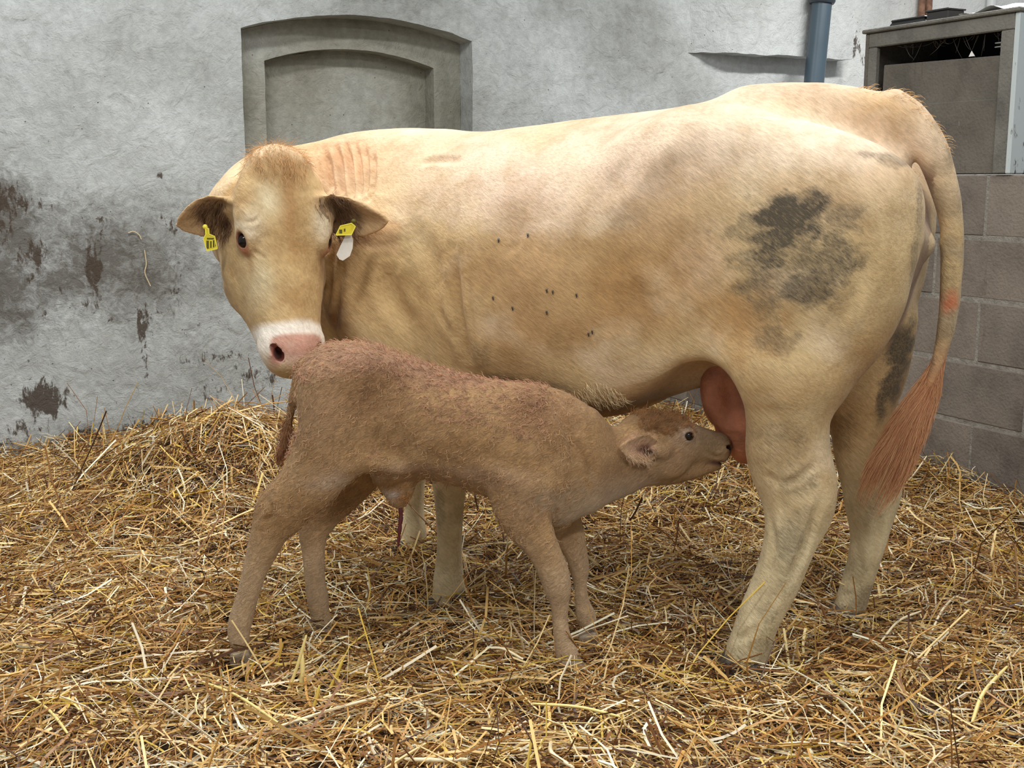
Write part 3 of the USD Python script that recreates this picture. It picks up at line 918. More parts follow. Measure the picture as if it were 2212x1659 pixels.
def cow_head(A):
    g = HL / 0.60
    E = lambda c, r, k, cut=False, R=HEAD_AXES: A.ellipsoid(head_point(*c), np.array(r) * g, R, k, cut)
    T = lambda P, ru, rv, k, cut=False: A.chain([head_point(*p) for p in P], np.array(ru) * g, np.array(rv) * g, up=HEAD_AXES[2], k=k, cut=cut, n=14)
    # skull and face
    T([(.02, 0, -.085), (.09, 0, -.10), (.17, 0, -.105), (.26, 0, -.10), (.35, 0, -.085), (.44, 0, -.072), (.52, 0, -.072), (.56, 0, -.075)],
      [.080, .116, .124, .108, .088, .077, .080, .076], [.075, .10, .105, .09, .078, .066, .062, .055], .03)
    # jaw
    T([(.13, 0, -.21), (.24, 0, -.235), (.35, 0, -.215), (.43, 0, -.165), (.50, 0, -.128), (.55, 0, -.115)], [.09, .10, .098, .082, .064, .052], [.06, .07, .068, .058, .043, .036], .04)
    for s in (-1, 1):
        E((.26, s * .092, -.195), (.14, .055, .09), .05)             # cheek
        E((.185, s * .108, -.045), (.055, .028, .033), .035)           # brow
        E((.27, s * .085, -.105), (.07, .022, .03), .03)               # cheek bone
        E((.11, s * .095, -.045), (.07, .03, .03), .05)                 # temple
    for s in (-1, 1):
        E((.36, s * .055, -.125), (.16, .045, .07), .05)
    E((.012, 0, -.06), (.05, .078, .055), .05)                        # poll
    # muzzle
    E((.522, 0, -.07), (.055, .092, .062), .03)
    E((.512, 0, -.118), (.045, .062, .036), .025)
    from scipy.ndimage import gaussian_filter
    sl, _ = A.window([1.14, .02, .60], [1.80, .74, 1.44])
    A.f[sl] = gaussian_filter(A.f[sl], 1.6)
    for s in (-1, 1):
        # nostril: a slanting comma with a raised rim
        q = [(.563, s * .034, -.055), (.552, s * .047, -.043), (.535, s * .060, -.038), (.515, s * .068, -.044)]
        T([(x - .006, y, z - .008) for x, y, z in q], [.017] * 4, [.017] * 4, .012)
        T([(x + .005, y, z + .006) for x, y, z in q], [.009, .016, .013, .005], [.009, .015, .012, .005], .005, True)
        T([(.552, s * .046, -.040), (.50, s * .04, -.075)], [.012, .010], [.012, .010], .004, True)
        # eye: bulging lids parted by an almond slit
        c, R = eye_place(s)
        A.ellipsoid(c, np.array([.037, .030, .024]) * g, R, .02)
        A.ellipsoid(c + R[2] * .032 * g, np.array([.0235, .0135, .034]) * g, R, .006, True)
        cow_ear(A, s)
    # mouth line
    T([(.49, .080, -.112), (.555, .066, -.104), (.592, 0, -.100), (.555, -.066, -.104), (.49, -.080, -.112)], [.004] * 5, [.004] * 5, .006, True)


def ear_frame(base, tip, opening):
    l = unit(tip - base)
    n = unit(opening - l * (opening @ l))
    return l, np.cross(n, l), n


def add_ear(A, base, tip, opening, width, thick, cup, k=.02):
    L = np.linalg.norm(tip - base)
    l, w, n = ear_frame(base, tip, opening)
    g = max(L, width) + .05
    sl, (X, Y, Z) = A.window(np.minimum(base, tip) - width - .03, np.maximum(base, tip) + width + .03)
    X, Y, Z = X - base[0], Y - base[1], Z - base[2]
    ql, qw, qn = (X * a[0] + Y * a[1] + Z * a[2] for a in (l, w, n))
    t = np.clip(ql / L, 0, 1)
    prof = width * np.interp(t, [0, .12, .3, .5, .7, .85, .95, 1.0], [.55, .80, 1.0, .95, .74, .50, .30, .08]).astype(np.float32)
    depth = cup * np.interp(t, [0, .25, .6, 1.0], [1.2, 1.0, .7, .2]).astype(np.float32)
    r = np.abs(qw) / np.maximum(prof, 1e-3)
    sheet = np.abs(qn - depth * (np.minimum(r, 1.3) ** 2 - .5)) - thick
    edge = (r - 1) * np.minimum(prof, .035)
    over = np.abs(ql - t * L)
    a_, b_ = sheet * .7, edge
    hh = np.maximum(.014 - np.abs(a_ - b_), 0) / .014
    d = np.maximum(np.maximum(a_, b_) + hh * hh * .0035, over - thick * .5)
    A.blend(sl, d.astype(np.float32), k)


EAR = {}
for _s, (_bx, _by), (_tx, _ty) in ((-1, (512, 432), (383, 487)), (1, (706, 428), (838, 478))):
    _zb = -.10
    _base = head_point(.115, _s * .095, -.10)
    _bw = COW.world(_base)
    _tw = at_depth(_tx, _ty, _bw[1] + (.0 if _s < 0 else -.10))
    EAR[_s] = (_base, COW.local(_tw))


def cow_ear(A, s):
    base, tip = EAR[s]
    opening = HEAD_AXES[2] * .75 + HEAD_AXES[0] * .75
    A.chain([head_point(.10, s * .07, -.09), base, base + (tip - base) * .25], [.05, .036, .02], [.05, .036, .02], up=HEAD_AXES[0], k=.03)
    add_ear(A, base + (tip - base) * .12, tip, opening, .076, .0095, .033)
# ---------------------------------------------------------------- the calf
CALF = Frame(-0.24, 3.07, math.radians(-3.5))      # its right side faces the camera (y < 0)


def build_calf():
    A = Field([-.62, -.26, -.06], [.90, .36, .90], .0075, ((.46, .84, .0042), (-.12, .30, .0045), (.33, .78, .0045)))
    hit = lambda px, py, y=0.0: CALF.hit(px, py, y)
    tops = [(650, 805), (664, 776), (690, 748), (720, 738), (770, 736), (820, 748), (870, 767), (920, 786), (980, 805), (1040, 818), (1100, 825), (1150, 827), (1180, 836), (1220, 858), (1260, 880)]
    bots = [(640, 900), (690, 990), (760, 1005), (800, 1015), (870, 1033), (920, 1043), (1000, 1060), (1060, 1085), (1120, 1110), (1190, 1155), (1240, 1140), (1270, 1105)]
    t = np.array([hit(*q) for q in tops])
    b = np.array([hit(*q, -.05) for q in bots])
    u = np.array([0, .015, .04, .08, .14, .22, .32, .43, .54, .65, .75, .84, .92, 1.0])
    S = t[0, 0] - .012 + u * (t[-1, 0] + .012 - t[0, 0])
    top = np.interp(S, t[:, 0], t[:, 2])
    bot = np.interp(S, b[:, 0], b[:, 2])
    top[0], bot[0] = top[0] - .05, top[0] - .08
    wide = np.interp(u, [0, .04, .12, .25, .45, .62, .78, .90, 1], [.02, .085, .115, .12, .128, .132, .115, .095, .07])
    mid = np.interp(u, [0, .25, .65, 1], [.6, .55, .45, .5])
    pw = np.interp(u, [0, .25, .65, 1], [1.9, 1.9, 2.15, 2.0])
    A.loft(S, top, bot, wide, mid, pw, k=.03)
    for s in (-1, 1):
        # haunch, hip, shoulder
        A.chain([hit(725, 830, s * .075), hit(722, 930, s * .085), hit(700, 1005, s * .085)], [.055, .06, .045], [.08, .09, .075], up=(1, 0, 0), k=.06, n=12)
        A.ellipsoid(hit(800, 800, s * .095), [.045, .02, .025], k=.08)
        A.chain([hit(1140, 880, s * .055), hit(1150, 960, s * .08), hit(1145, 1040, s * .085)], [.03, .045, .045], [.05, .075, .075], up=(1, 0, 0), k=.05, n=12)
    # flank fold
    A.chain([hit(860, 1010, -.095), hit(790, 1000, -.105), hit(730, 1020, -.105), hit(690, 1060, -.10)], [.02, .018, .02, .025], [.02, .018, .02, .03], up=(0, 1, 0), k=.05, n=10)
    rows = [(702, 975, 72, -.085, .055), (668, 1040, 66, -.09, .052), (622, 1088, 60, -.095, .042), (597, 1120, 56, -.095, .036), (584, 1145, 44, -.095, .033), (566, 1190, 36, -.095, .028), (550, 1234, 29, -.095, .025), (534, 1290, 26, -.095, .024),
            (521, 1335, 28, -.095, .028), (515, 1365, 26, -.095, .026), (518, 1385, 24, -.095, .027)]
    A.chain(*limb(CALF, rows, 3), up=(1, 0, 0), k=.025)
    rows = [(775, 985, 80, .08, .05), (748, 1040, 60, .085, .046), (705, 1100, 43, .09, .036), (678, 1143, 36, .09, .031), (677, 1191, 27, .09, .025), (680, 1249, 24, .09, .023), (686, 1290, 26, .09, .026), (690, 1322, 23, .09, .024), (696, 1342, 24, .09, .025)]
    A.chain(*limb(CALF, rows, 3), up=(1, 0, 0), k=.025)
    rows = [(1135, 1030, 85, -.085, .05), (1123, 1088, 65, -.09, .042), (1142, 1135, 53, -.09, .036), (1173, 1186, 38, -.09, .031), (1195, 1234, 36, -.09, .032), (1204, 1268, 32, -.09, .031), (1209, 1305, 22, -.09, .022), (1210, 1345, 19, -.09, .020),
            (1216, 1380, 21, -.09, .023), (1224, 1408, 27, -.09, .026), (1229, 1432, 28, -.09, .027)]
    A.chain(*limb(CALF, rows, 3), up=(1, 0, 0), k=.025)
    rows = [(1170, 1030, 80, .08, .045), (1190, 1088, 60, .085, .04), (1225, 1150, 40, .09, .032), (1243, 1191, 27, .09, .027), (1252, 1230, 23, .09, .026), (1253, 1260, 16, .09, .019), (1257, 1297, 17, .09, .019), (1263, 1322, 22, .09, .023), (1268, 1340, 24, .09, .025)]
    A.chain(*limb(CALF, rows, 3), up=(1, 0, 0), k=.025)
    # neck: up and forward to the head
    A.chain([hit(1170, 965), hit(1235, 995, .01), hit(1300, 1006, .04), hit(1355, 992, .07), hit(1410, 972, .10)], [.085, .075, .062, .055, .05], [.138, .125, .107, .096, .085], up=(.25, 0, 1), k=.05, n=12)
    # sheath under the belly
    A.chain([hit(850, 1020, -.02), hit(860, 1055, -.02), hit(862, 1088, -.02)], [.04, .03, .016], [.06, .045, .024], up=(1, 0, 0), k=.03)
    from scipy.ndimage import gaussian_filter
    A.f = gaussian_filter(np.clip(A.f, -.08, .08), 1.3)
    # tail
    A.chain([hit(700, 762, 0), hit(662, 782, -.005), hit(644, 812, -.01), hit(635, 850, -.015), hit(627, 895, -.015), hit(617, 942, -.015), hit(606, 980, -.015)], [.018, .016, .013, .011, .010, .010, .008], up=(0, 1, 0), k=.015)
    calf_head(A)
    V, Fc = biggest(*A.mesh())
    return relax(V, Fc, 2), Fc


C_POLL, C_NOSE = CALF.hit(1392, 902, .09), CALF.hit(1574, 938, .17)
CX = unit(C_NOSE - C_POLL)
_n = unit(np.array([0, 0, 1.0]) + np.array([0, -.10, 0]))
CZ = unit(_n - CX * (_n @ CX))
CY = np.cross(CZ, CX)
CL = np.linalg.norm(C_NOSE - C_POLL)
CALF_HEAD = np.stack([CX, CY, CZ])


def calf_point(x, y, z):
    """A place on the calf's head (x from poll 0 to nose 1, all in head lengths), in the calf's axes."""
    return C_POLL + CALF_HEAD.T @ (np.array([x, y, z]) * CL)


CEYE = (.42, .235, -.05)


def calf_head(A):
    E = lambda c, r, k, cut=False, R=CALF_HEAD: A.ellipsoid(calf_point(*c), np.array(r) * CL, R, k, cut)
    T = lambda P, ru, rv, k, cut=False: A.chain([calf_point(*p) for p in P], np.array(ru) * CL, np.array(rv) * CL, up=CALF_HEAD[2], k=k, cut=cut, n=12)
    T([(-.02, 0, -.19), (.2, 0, -.17), (.42, 0, -.18), (.62, 0, -.185), (.80, 0, -.165), (.92, 0, -.17)], [.22, .27, .265, .20, .16, .155], [.22, .25, .25, .215, .175, .165], .02)
    T([(.12, 0, -.50), (.36, 0, -.54), (.60, 0, -.485), (.80, 0, -.415), (.93, 0, -.36)], [.15, .16, .13, .105, .10], [.16, .15, .125, .095, .07], .025)
    for s in (-1, 1):
        E((.33, s * .17, -.36), (.24, .10, .20), .02)
        E((.38, s * .21, -.02), (.13, .07, .07), .015)
    E((.93, 0, -.18), (.10, .165, .16), .015)
    from scipy.ndimage import gaussian_filter
    sl, _ = A.window([.44, -.16, .30], [.88, .34, .80])
    A.f[sl] = gaussian_filter(A.f[sl], 1.3)
    for s in (-1, 1):
        T([(1.01, s * .06, -.16), (.995, s * .10, -.125), (.95, s * .135, -.11)], [.022, .03, .018], [.022, .03, .018], .004, True)
        e = unit(s * CALF_HEAD[1] * .95 + CALF_HEAD[2] * .22 + CALF_HEAD[0] * .12)
        l = unit(CALF_HEAD[0] - e * (CALF_HEAD[0] @ e))
        R = np.stack([l, np.cross(e, l), e])
        c = calf_point(CEYE[0], s * CEYE[1], CEYE[2])
        A.ellipsoid(c, np.array([.085, .075, .05]) * CL, R, .012)
        A.ellipsoid(c + e * .075 * CL, np.array([.056, .036, .07]) * CL, R, .004, True)
        base, tip = calf_point(.22, s * .20, -.30), calf_point(-.12, s * .62, -.42)
        if s < 0:
            base, tip = CALF.hit(1424, 974, calf_point(.2, -.27, 0)[1]), CALF.hit(1338, 966, calf_point(.2, -.27, 0)[1] - .075)
        A.chain([base + (base - tip) * .1, base + (tip - base) * .2], [.022, .012], k=.012)
        add_ear(A, base + (tip - base) * .08, tip, np.array([.35, s * .9, .05]), .046, .0055, .022, k=.004)
    # mouth, slightly open round the teat
    T([(.78, -.18, -.33), (.88, -.16, -.315), (1.02, 0, -.30), (.88, .16, -.315), (.78, .18, -.33)], [.02, .022, .03, .022, .02], [.010, .014, .024, .014, .010], .004, True)
def srgb(*c):
    c = np.asarray(c, float) / 255
    return np.where(c < .04045, c / 12.92, ((c + .055) / 1.055) ** 2.4)


class Skin:
    """A finished body: finds what a pixel of the photograph shows on it and paints or creases it there."""
    def __init__(self, frame, V, Fc, fine=1.0):
        self.frame, self.V, self.Fc = frame, V, Fc
        self.N = vertex_normals(V, Fc)
        k = 2.6 * fine
        self.warp = np.stack([meshkit.fbm(V * 11.0 * k + 7 * i, 4, 60 + i) - .5 for i in range(3)], 1) * 2.4
        from trimesh.ray.ray_pyembree import RayMeshIntersector
        self.rays = RayMeshIntersector(trimesh.Trimesh(frame.world(V), Fc, process=False))

    def at(self, px, py):
        o, d = EYE[None], ray(px, py)[None]
        t = self.rays.intersects_first(o, d)[0]
        if t < 0:
            return None, None
        a, b, c = self.frame.world(self.V[self.Fc[t]])
        n = np.cross(b - a, c - a)
        p = EYE + d[0] * (((a - EYE) @ n) / (d[0] @ n))
        return self.frame.local(p), unit(n @ self.frame.R)

    def crease(self, line, width, depth):
        from scipy.spatial import cKDTree
        pts = [self.at(*q)[0] for q in curve(line, 6)]
        pts = [p for p in pts if p is not None]
        if len(pts) < 2:
            return
        pts = np.array(pts)
        keep = [0]
        for i in range(1, len(pts)):
            if np.linalg.norm(pts[i] - pts[keep[-1]]) < .12:
                keep.append(i)
        pts = curve(pts[keep], 4) if len(keep) > 2 else pts
        d, i = cKDTree(pts).query(self.V, distance_upper_bound=width * 4)
        ok = np.isfinite(d)
        u = d[ok] / width
        end = np.minimum(i[ok], len(pts) - 1 - i[ok]) / max(1, len(pts) * .2)
        w = (np.exp(-u * u) - .35 * np.exp(-((u - 1.7) / .8) ** 2)) * np.clip(end, .15, 1)
        self.V[ok] -= self.N[ok] * (depth * w)[:, None]

    def spot(self, px, py, rx, ry, edge=.5, ragged=.7):
        """Soft mask, 1 inside an ellipse given in pixels about a point of the body, fading over its rim."""
        p, n = self.at(px, py)
        if p is None:
            return np.zeros(len(self.V))
        wp = self.frame.world(p)
        s = (wp[1]) / F
        d = self.V - p + self.warp * min(rx, ry) * s * ragged
        right = np.array([1.0, 0, 0]) @ self.frame.R
        a, b = (d @ right) / (rx * s), d[:, 2] / (ry * s)
        c = (d @ (np.array([0, 1.0, 0]) @ self.frame.R)) / (2.2 * max(rx, ry) * s)
        r = np.sqrt(a * a + b * b + c * c)
        return np.clip((1 + edge - r) / (2 * edge), 0, 1)


def lay(col, mask, c, k=1.0):
    m = np.clip(mask * k, 0, 1)[:, None]
    return col * (1 - m) + np.asarray(c) * m


def coat_look(name, dirt_color, hair=(130.0, 26.0), bump=.004, rough=.72, curl=0.0, spread=(.80, 1.16)):
    n = {'g': ('texture_coordinate', {}), 'p': ('principled_bsdf', {'roughness': rough, 'specular_ior_level': .28, 'sheen_weight': .18, 'sheen_roughness': .45, 'sheen_tint': (1.0, .93, .82)}),
         'c': ('attribute', {'attribute': 'coat'}), 'd': ('attribute', {'attribute': 'dirt'}),
         'rot': ('mapping', {'rotation': (0.0, math.radians(38), 0.0)}), 'sc': ('mapping', {'scale': (hair[1], hair[0], hair[0])}),
         'h': ('noise_texture', {'scale': 1.0, 'detail': 5.0, 'roughness': .65, 'distortion': curl}),
         'hf': ('noise_texture', {'scale': 3.1, 'detail': 3.0, 'roughness': .6, 'distortion': curl}),
         'hr': ('rgb_ramp', {'ramp': [(.28, (spread[0],) * 3), (.72, (spread[1],) * 3)]}),
         'big': ('noise_texture', {'scale': 8.0, 'detail': 6.0, 'roughness': .66}),
         'br': ('rgb_ramp', {'ramp': [(.30, (.76, .71, .63)), (.52, (1.0, 1.0, 1.0)), (.72, (1.16, 1.17, 1.18))]}),
         'm1': ('mix', {'mix_type': 'multiply', 'fac': 1.0}), 'm2': ('mix', {'mix_type': 'multiply', 'fac': 1.0}),
         'dn': ('noise_texture', {'scale': 1.4, 'detail': 6.0, 'roughness': .72, 'distortion': .3}), 'dm': ('math', {'math_type': 'multiply_add', 'value2': 1.35, 'value3': -.68}),
         'da': ('math', {'math_type': 'add'}), 'dr': ('map_range', {'from_min': .16, 'from_max': .92, 'to_min': 0.0, 'to_max': .94, 'clamp': True}),
         'm3': ('mix', {'color2': dirt_color}), 'b': ('bump', {'strength': .75, 'distance': bump}), 'b2': ('bump', {'strength': .6, 'distance': bump * .35})}
    l = [('g.object', 'rot.vector'), ('rot.vector', 'sc.vector'), ('sc.vector', 'h.vector'), ('sc.vector', 'hf.vector'), ('sc.vector', 'dn.vector'), ('g.object', 'big.vector'),
         ('h.fac', 'hr.fac'), ('big.fac', 'br.fac'), ('c.color', 'm1.color1'), ('hr.color', 'm1.color2'), ('m1.color', 'm2.color1'), ('br.color', 'm2.color2'),
         ('dn.fac', 'dm.value1'), ('dm.value', 'da.value1'), ('d.fac', 'da.value2'), ('da.value', 'dr.value'), ('dr.result', 'm3.fac'), ('m2.color', 'm3.color1'), ('m3.color', 'p.base_color'),
         ('h.fac', 'b.height'), ('hf.fac', 'b2.height'), ('b.normal', 'b2.normal'), ('b2.normal', 'p.normal')]
    return look(name, n, l)


EYE_LOOK = look('dark_eye', {'p': ('principled_bsdf', {'base_color': (.012, .008, .006), 'roughness': .12, 'specular_ior_level': .35})}, [])
HORN = plain('hoof_horn', (.085, .066, .048), .5, noise=30.0, bump=(90.0, .003), spread=.5)
PALE_HORN = plain('pale_hoof_horn', (.30, .235, .165), .55, noise=30.0, bump=(90.0, .003), spread=.35)


def hull_of(balls):
    return m3.Manifold.batch_hull([m3.Manifold.sphere(r, 20).translate(tuple(float(x) for x in c)) for c, r in balls])


def claws(parent, p, g, turn, lk, floor):
    """Two claws under the foot at p, toes pointing along turn (radians, own axes)."""
    c, s = math.cos(turn), math.sin(turn)
    for k in (-1, 1):
        B = [((-.030, k * .026, .055), .022), ((.020, k * .024, .060), .022), ((-.036, k * .026, .012), .016), ((.060, k * .022, .012), .009), ((.030, k * .034, .010), .012), ((.030, k * .012, .010), .010)]
        h = hull_of([((p[0] + g * (x * c - y * s), p[1] + g * (x * s + y * c), floor + g * z), g * r) for (x, y, z), r in B])
        part(parent, 'hoof', h.refine_to_length(.008), lk, smooth=40)


def build_tag(frame, pts, Y, thick=.0022):
    """A flat plate with the outline pts (pixels) standing at depth Y, in the frame's axes."""
    P = np.array([at_depth(x, y, Y) for x, y in pts])
    n = unit(np.cross(P[1] - P[0], P[2] - P[0]))
    if n[1] > 0:
        n = -n
    c = P.mean(0)
    e1 = unit(P[1] - P[0])
    e2 = np.cross(n, e1)
    q = np.stack([(P - c) @ e1, (P - c) @ e2], 1)
    cs = m3.CrossSection([q]) if m3.CrossSection([q]).area() > 0 else m3.CrossSection([q[::-1]])
    cs = cs.offset(-.003, m3.JoinType.Round, 2.0, 24).offset(.003, m3.JoinType.Round, 2.0, 24)
    lay_ = lambda m, o: (lambda me: (frame.local(c + me.vert_properties[:, :1] * e1 + me.vert_properties[:, 1:2] * e2 + (me.vert_properties[:, 2:3] + o) * n), me.tri_verts))(m.to_mesh())
    return cs, lay_, thick


# ---- cow
_V, _F = build_cow()
cow_skin = Skin(COW, _V, _F)
for line in ([(700, 322), (711, 360), (716, 400), (722, 430)], [(722, 308), (735, 350), (740, 400), (744, 425)], [(742, 303), (756, 345), (761, 395), (764, 428)],
             [(761, 303), (775, 345), (779, 400), (778, 432)], [(781, 308), (791, 350), (791, 400), (785, 438)], [(801, 322), (805, 360), (800, 420), (790, 450)]):
    cow_skin.crease(line, .0105, .0135)
for line in ([(722, 520), (714, 600), (706, 680), (704, 735)], [(738, 560), (729, 630), (724, 700), (726, 745)]):
    cow_skin.crease(line, .016, .008)
for line, w, d in (([(980, 540), (988, 640), (1000, 720), (1013, 798)], .018, .017), ([(962, 600), (978, 680), (996, 770)], .012, .009), ([(1008, 590), (1016, 690), (1024, 780)], .011, .008),
                   ([(905, 352), (950, 346), (1000, 348)], .014, .008), ([(945, 660), (968, 710), (985, 745)], .014, .007), ([(1880, 545), (1845, 640), (1790, 715)], .022, .006),
                   ([(1475, 275), (1420, 350), (1360, 430), (1300, 490)], .035, -.008), ([(1130, 470), (1120, 520), (1100, 545)], .012, .004), ([(990, 430), (982, 500), (978, 560)], .012, .004),
                   ([(1772, 1075), (1742, 1170), (1705, 1260)], .012, .009), ([(1665, 1110), (1672, 1180), (1655, 1260)], .010, .006), ([(1640, 1350), (1610, 1375), (1590, 1380)], .010, .006), ([(1900, 1100), (1890, 1180), (1872, 1260)], .010, .007), ([(1765, 1000), (1720, 1035), (1690, 1045)], .010, .006), ([(1690, 1045), (1650, 1025)], .010, .005), ([(1690, 1050), (1688, 1110)], .012, .004), ([(1685, 1260), (1650, 1340)], .010, .004),
                   ([(1850, 1160), (1858, 1230), (1846, 1290)], .010, .004), ([(830, 560), (850, 650), (900, 710)], .03, .012), ([(880, 470), (930, 560), (960, 640)], .03, .006), ([(1310, 640), (1380, 600), (1440, 640)], .03, -.004),
                   ([(560, 470), (545, 480), (525, 478)], .006, .004), ([(575, 560), (560, 550), (548, 540)], .005, .004)):
    cow_skin.crease(line, w, d)
_u = meshkit.fbm(_V * 5.0, 3, 2) - .5
_face = meshkit.fbm(_V * 16.0, 3, 4) - .5
_V += cow_skin.N * (.010 * _face * (np.linalg.norm(_V - head_point(.3, 0, -.1), axis=1) < .36))[:, None]
_V += cow_skin.N * (.012 * _u * (np.linalg.norm(_V - head_point(.3, 0, -.1), axis=1) > .45))[:, None]
cow_skin.N = vertex_normals(_V, _F)

n1, n2, n3 = meshkit.fbm(_V * 3.0, 4, 1), meshkit.fbm(_V * 7.0, 4, 5), meshkit.fbm(_V * 16.0, 3, 12)
col = np.tile(srgb(198, 171, 126), (len(_V), 1))
col = lay(col, np.clip((n1 - .42) * 4, 0, 1), srgb(176, 138, 92), .8)
col = lay(col, np.clip((n2 - .50) * 5, 0, 1), srgb(222, 200, 168), .6)
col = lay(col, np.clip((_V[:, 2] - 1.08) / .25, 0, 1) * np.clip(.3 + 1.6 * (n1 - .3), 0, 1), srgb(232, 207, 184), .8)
for px, py, rx, ry, c, k in ((1330, 620, 110, 70, (186, 142, 90), .55), (1600, 690, 70, 70, (176, 130, 78), .75), (1150, 560, 80, 60, (200, 160, 118), .4), (760, 330, 80, 60, (208, 162, 120), .8), (660, 330, 60, 50, (206, 160, 116), .8),
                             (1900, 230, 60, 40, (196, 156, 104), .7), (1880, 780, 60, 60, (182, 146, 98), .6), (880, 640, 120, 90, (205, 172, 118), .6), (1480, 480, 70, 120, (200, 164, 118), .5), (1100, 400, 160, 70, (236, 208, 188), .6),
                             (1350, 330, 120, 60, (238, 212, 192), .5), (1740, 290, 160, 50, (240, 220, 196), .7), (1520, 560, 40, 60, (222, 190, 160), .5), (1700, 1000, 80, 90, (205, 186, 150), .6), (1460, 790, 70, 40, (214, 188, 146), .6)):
    col = lay(col, cow_skin.spot(px, py, rx, ry, .8), srgb(*c), k)
low = np.clip((.55 - _V[:, 2]) / .2, 0, 1)
col = lay(col, low, srgb(222, 208, 170), .85)
col = lay(col, np.clip((n2 - .52) * 6, 0, 1) * low, srgb(168, 148, 110), .6)
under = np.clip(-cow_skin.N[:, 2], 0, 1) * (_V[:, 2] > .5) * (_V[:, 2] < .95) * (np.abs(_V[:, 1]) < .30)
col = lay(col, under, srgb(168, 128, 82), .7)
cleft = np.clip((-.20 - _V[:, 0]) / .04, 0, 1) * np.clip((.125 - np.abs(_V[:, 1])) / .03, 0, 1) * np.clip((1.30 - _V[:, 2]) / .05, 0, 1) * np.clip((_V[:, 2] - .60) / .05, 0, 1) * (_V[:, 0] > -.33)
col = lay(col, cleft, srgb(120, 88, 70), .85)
for px, py, rx, ry in ((712, 620, 16, 110), (728, 700, 22, 50), (706, 560, 12, 60)):  # deep shade between head and shoulder, painted into the dewlap colour
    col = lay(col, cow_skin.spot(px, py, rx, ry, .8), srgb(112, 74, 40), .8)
tail = np.clip((-.30 - _V[:, 0]) / .03, 0, 1) * (np.abs(_V[:, 1]) < .09)
col = lay(col, tail * np.clip((n3 - .40) * 4, 0, 1), srgb(158, 140, 112), .7)
col = lay(col, tail * np.clip((.85 - _V[:, 2]) / .12, 0, 1), srgb(200, 146, 104), .8)
# head: own axes
HQ = (_V - head_point(0, 0, 0)) @ HEAD_AXES.T / (HL / .6)
hx, hy, hz = HQ.T
onhead = np.clip((.34 - np.linalg.norm((HQ - [.28, 0, -.12]) / [1.0, .62, .75], axis=1)) / .03, 0, 1)
col = lay(col, onhead, srgb(194, 162, 112), .88)
col = lay(col, onhead * np.clip((n3 - .45) * 4, 0, 1), srgb(172, 134, 84), .6)
col = lay(col, onhead * np.exp(-((hy - .004) / .028) ** 2) * np.clip((.30 - hx) / .1, 0, 1) * (hz > -.06), srgb(170, 128, 80), .75)
col = lay(col, onhead * np.exp(-((hy + .055) / .035) ** 2 - ((hx - .12) / .05) ** 2), srgb(236, 222, 186), .8)
col = lay(col, onhead * np.exp(-((hy + .080) / .03) ** 2 - ((hx - .34) / .07) ** 2), srgb(232, 216, 178), .7)
col = lay(col, onhead * np.exp(-((np.abs(hy) - .10) / .03) ** 2 - ((hx - .19) / .045) ** 2) * (hz > -.09), srgb(232, 218, 190), .75)
for s in (-1, 1):
    c, R = eye_place(s)
    q = (_V - c) @ R.T
    r = np.sqrt((q[:, 0] / .032) ** 2 + (q[:, 1] / .021) ** 2 + (q[:, 2] / .04) ** 2)
    col = lay(col, np.clip((1.15 - r) / .3, 0, 1), srgb(150, 92, 70), .85)
    col = lay(col, np.clip((.86 - r) / .2, 0, 1), srgb(58, 34, 26), .9)
    col = lay(col, np.exp(-((q[:, 0] - .030) / .011) ** 2 - (q[:, 1] / .013) ** 2) * (np.abs(q[:, 2]) < .05), srgb(206, 128, 108), .75)
    col = lay(col, np.exp(-((r - 1.55) / .28) ** 2) * (np.abs(q[:, 2]) < .05) * np.clip(.5 - q[:, 0] * 30, 0, 1), srgb(232, 216, 190), .6)
    tear = np.exp(-((q[:, 0] - .055) / .04) ** 2 - ((q[:, 1] * s - .0) / .010) ** 2) * (np.abs(q[:, 2]) < .05)
    col = lay(col, tear, srgb(150, 112, 66), .6)
    base, tip = EAR[s]
    l_, w_, o_ = ear_frame(base, tip, HEAD_AXES[2] * .75 + HEAD_AXES[0] * .75)
    q = (_V - base) @ np.stack([l_, w_, o_]).T / np.linalg.norm(tip - base)
    ear = np.clip((q[:, 0] - .16) / .12, 0, 1) * (q[:, 0] < 1.04) * (np.abs(q[:, 1]) < .42) * (np.abs(q[:, 2]) < .20)
    inner = ear * (cow_skin.N @ o_ > -.05)
    col = lay(col, ear * 1.0, srgb(204, 168, 124), .8)
    dark = np.exp(-((q[:, 0] - .38) / .14) ** 2 - ((q[:, 1]) / .22) ** 2) + .7 * np.exp(-((q[:, 0] - .62) / .08) ** 2 - ((q[:, 1] + .02) / .12) ** 2)
    col = lay(col, inner * np.clip(dark * (.55 + .9 * (n3 - .2)), 0, 1), srgb(44, 30, 20), .93)
muz = onhead * np.clip((hx - .455 + .02 * (n3 - .5) + .03 * (np.abs(hy) / .08) ** 2 * 0) / .02, 0, 1)
col = lay(col, muz, srgb(240, 230, 216), .95)
pad = onhead * np.clip((hx - .497 - .25 * np.clip(np.abs(hy) - .048, 0, 1)) / .012, 0, 1) * np.clip((.078 - np.abs(hy)) / .012, 0, 1) * (hz > -.115)
col = lay(col, pad, srgb(198, 146, 126), .92)
col = lay(col, onhead * pad * np.clip((n3 - .48) * 6, 0, 1), srgb(226, 192, 172), .6)
for s in (-1, 1):
    r = np.linalg.norm((HQ - [.548, s * .050, -.052]) / [.036, .026, .026], axis=1)
    col = lay(col, np.clip((1.25 - r) / .5, 0, 1), srgb(150, 74, 58), .85)
    col = lay(col, np.clip((.75 - r) / .3, 0, 1), srgb(52, 20, 15), .95)
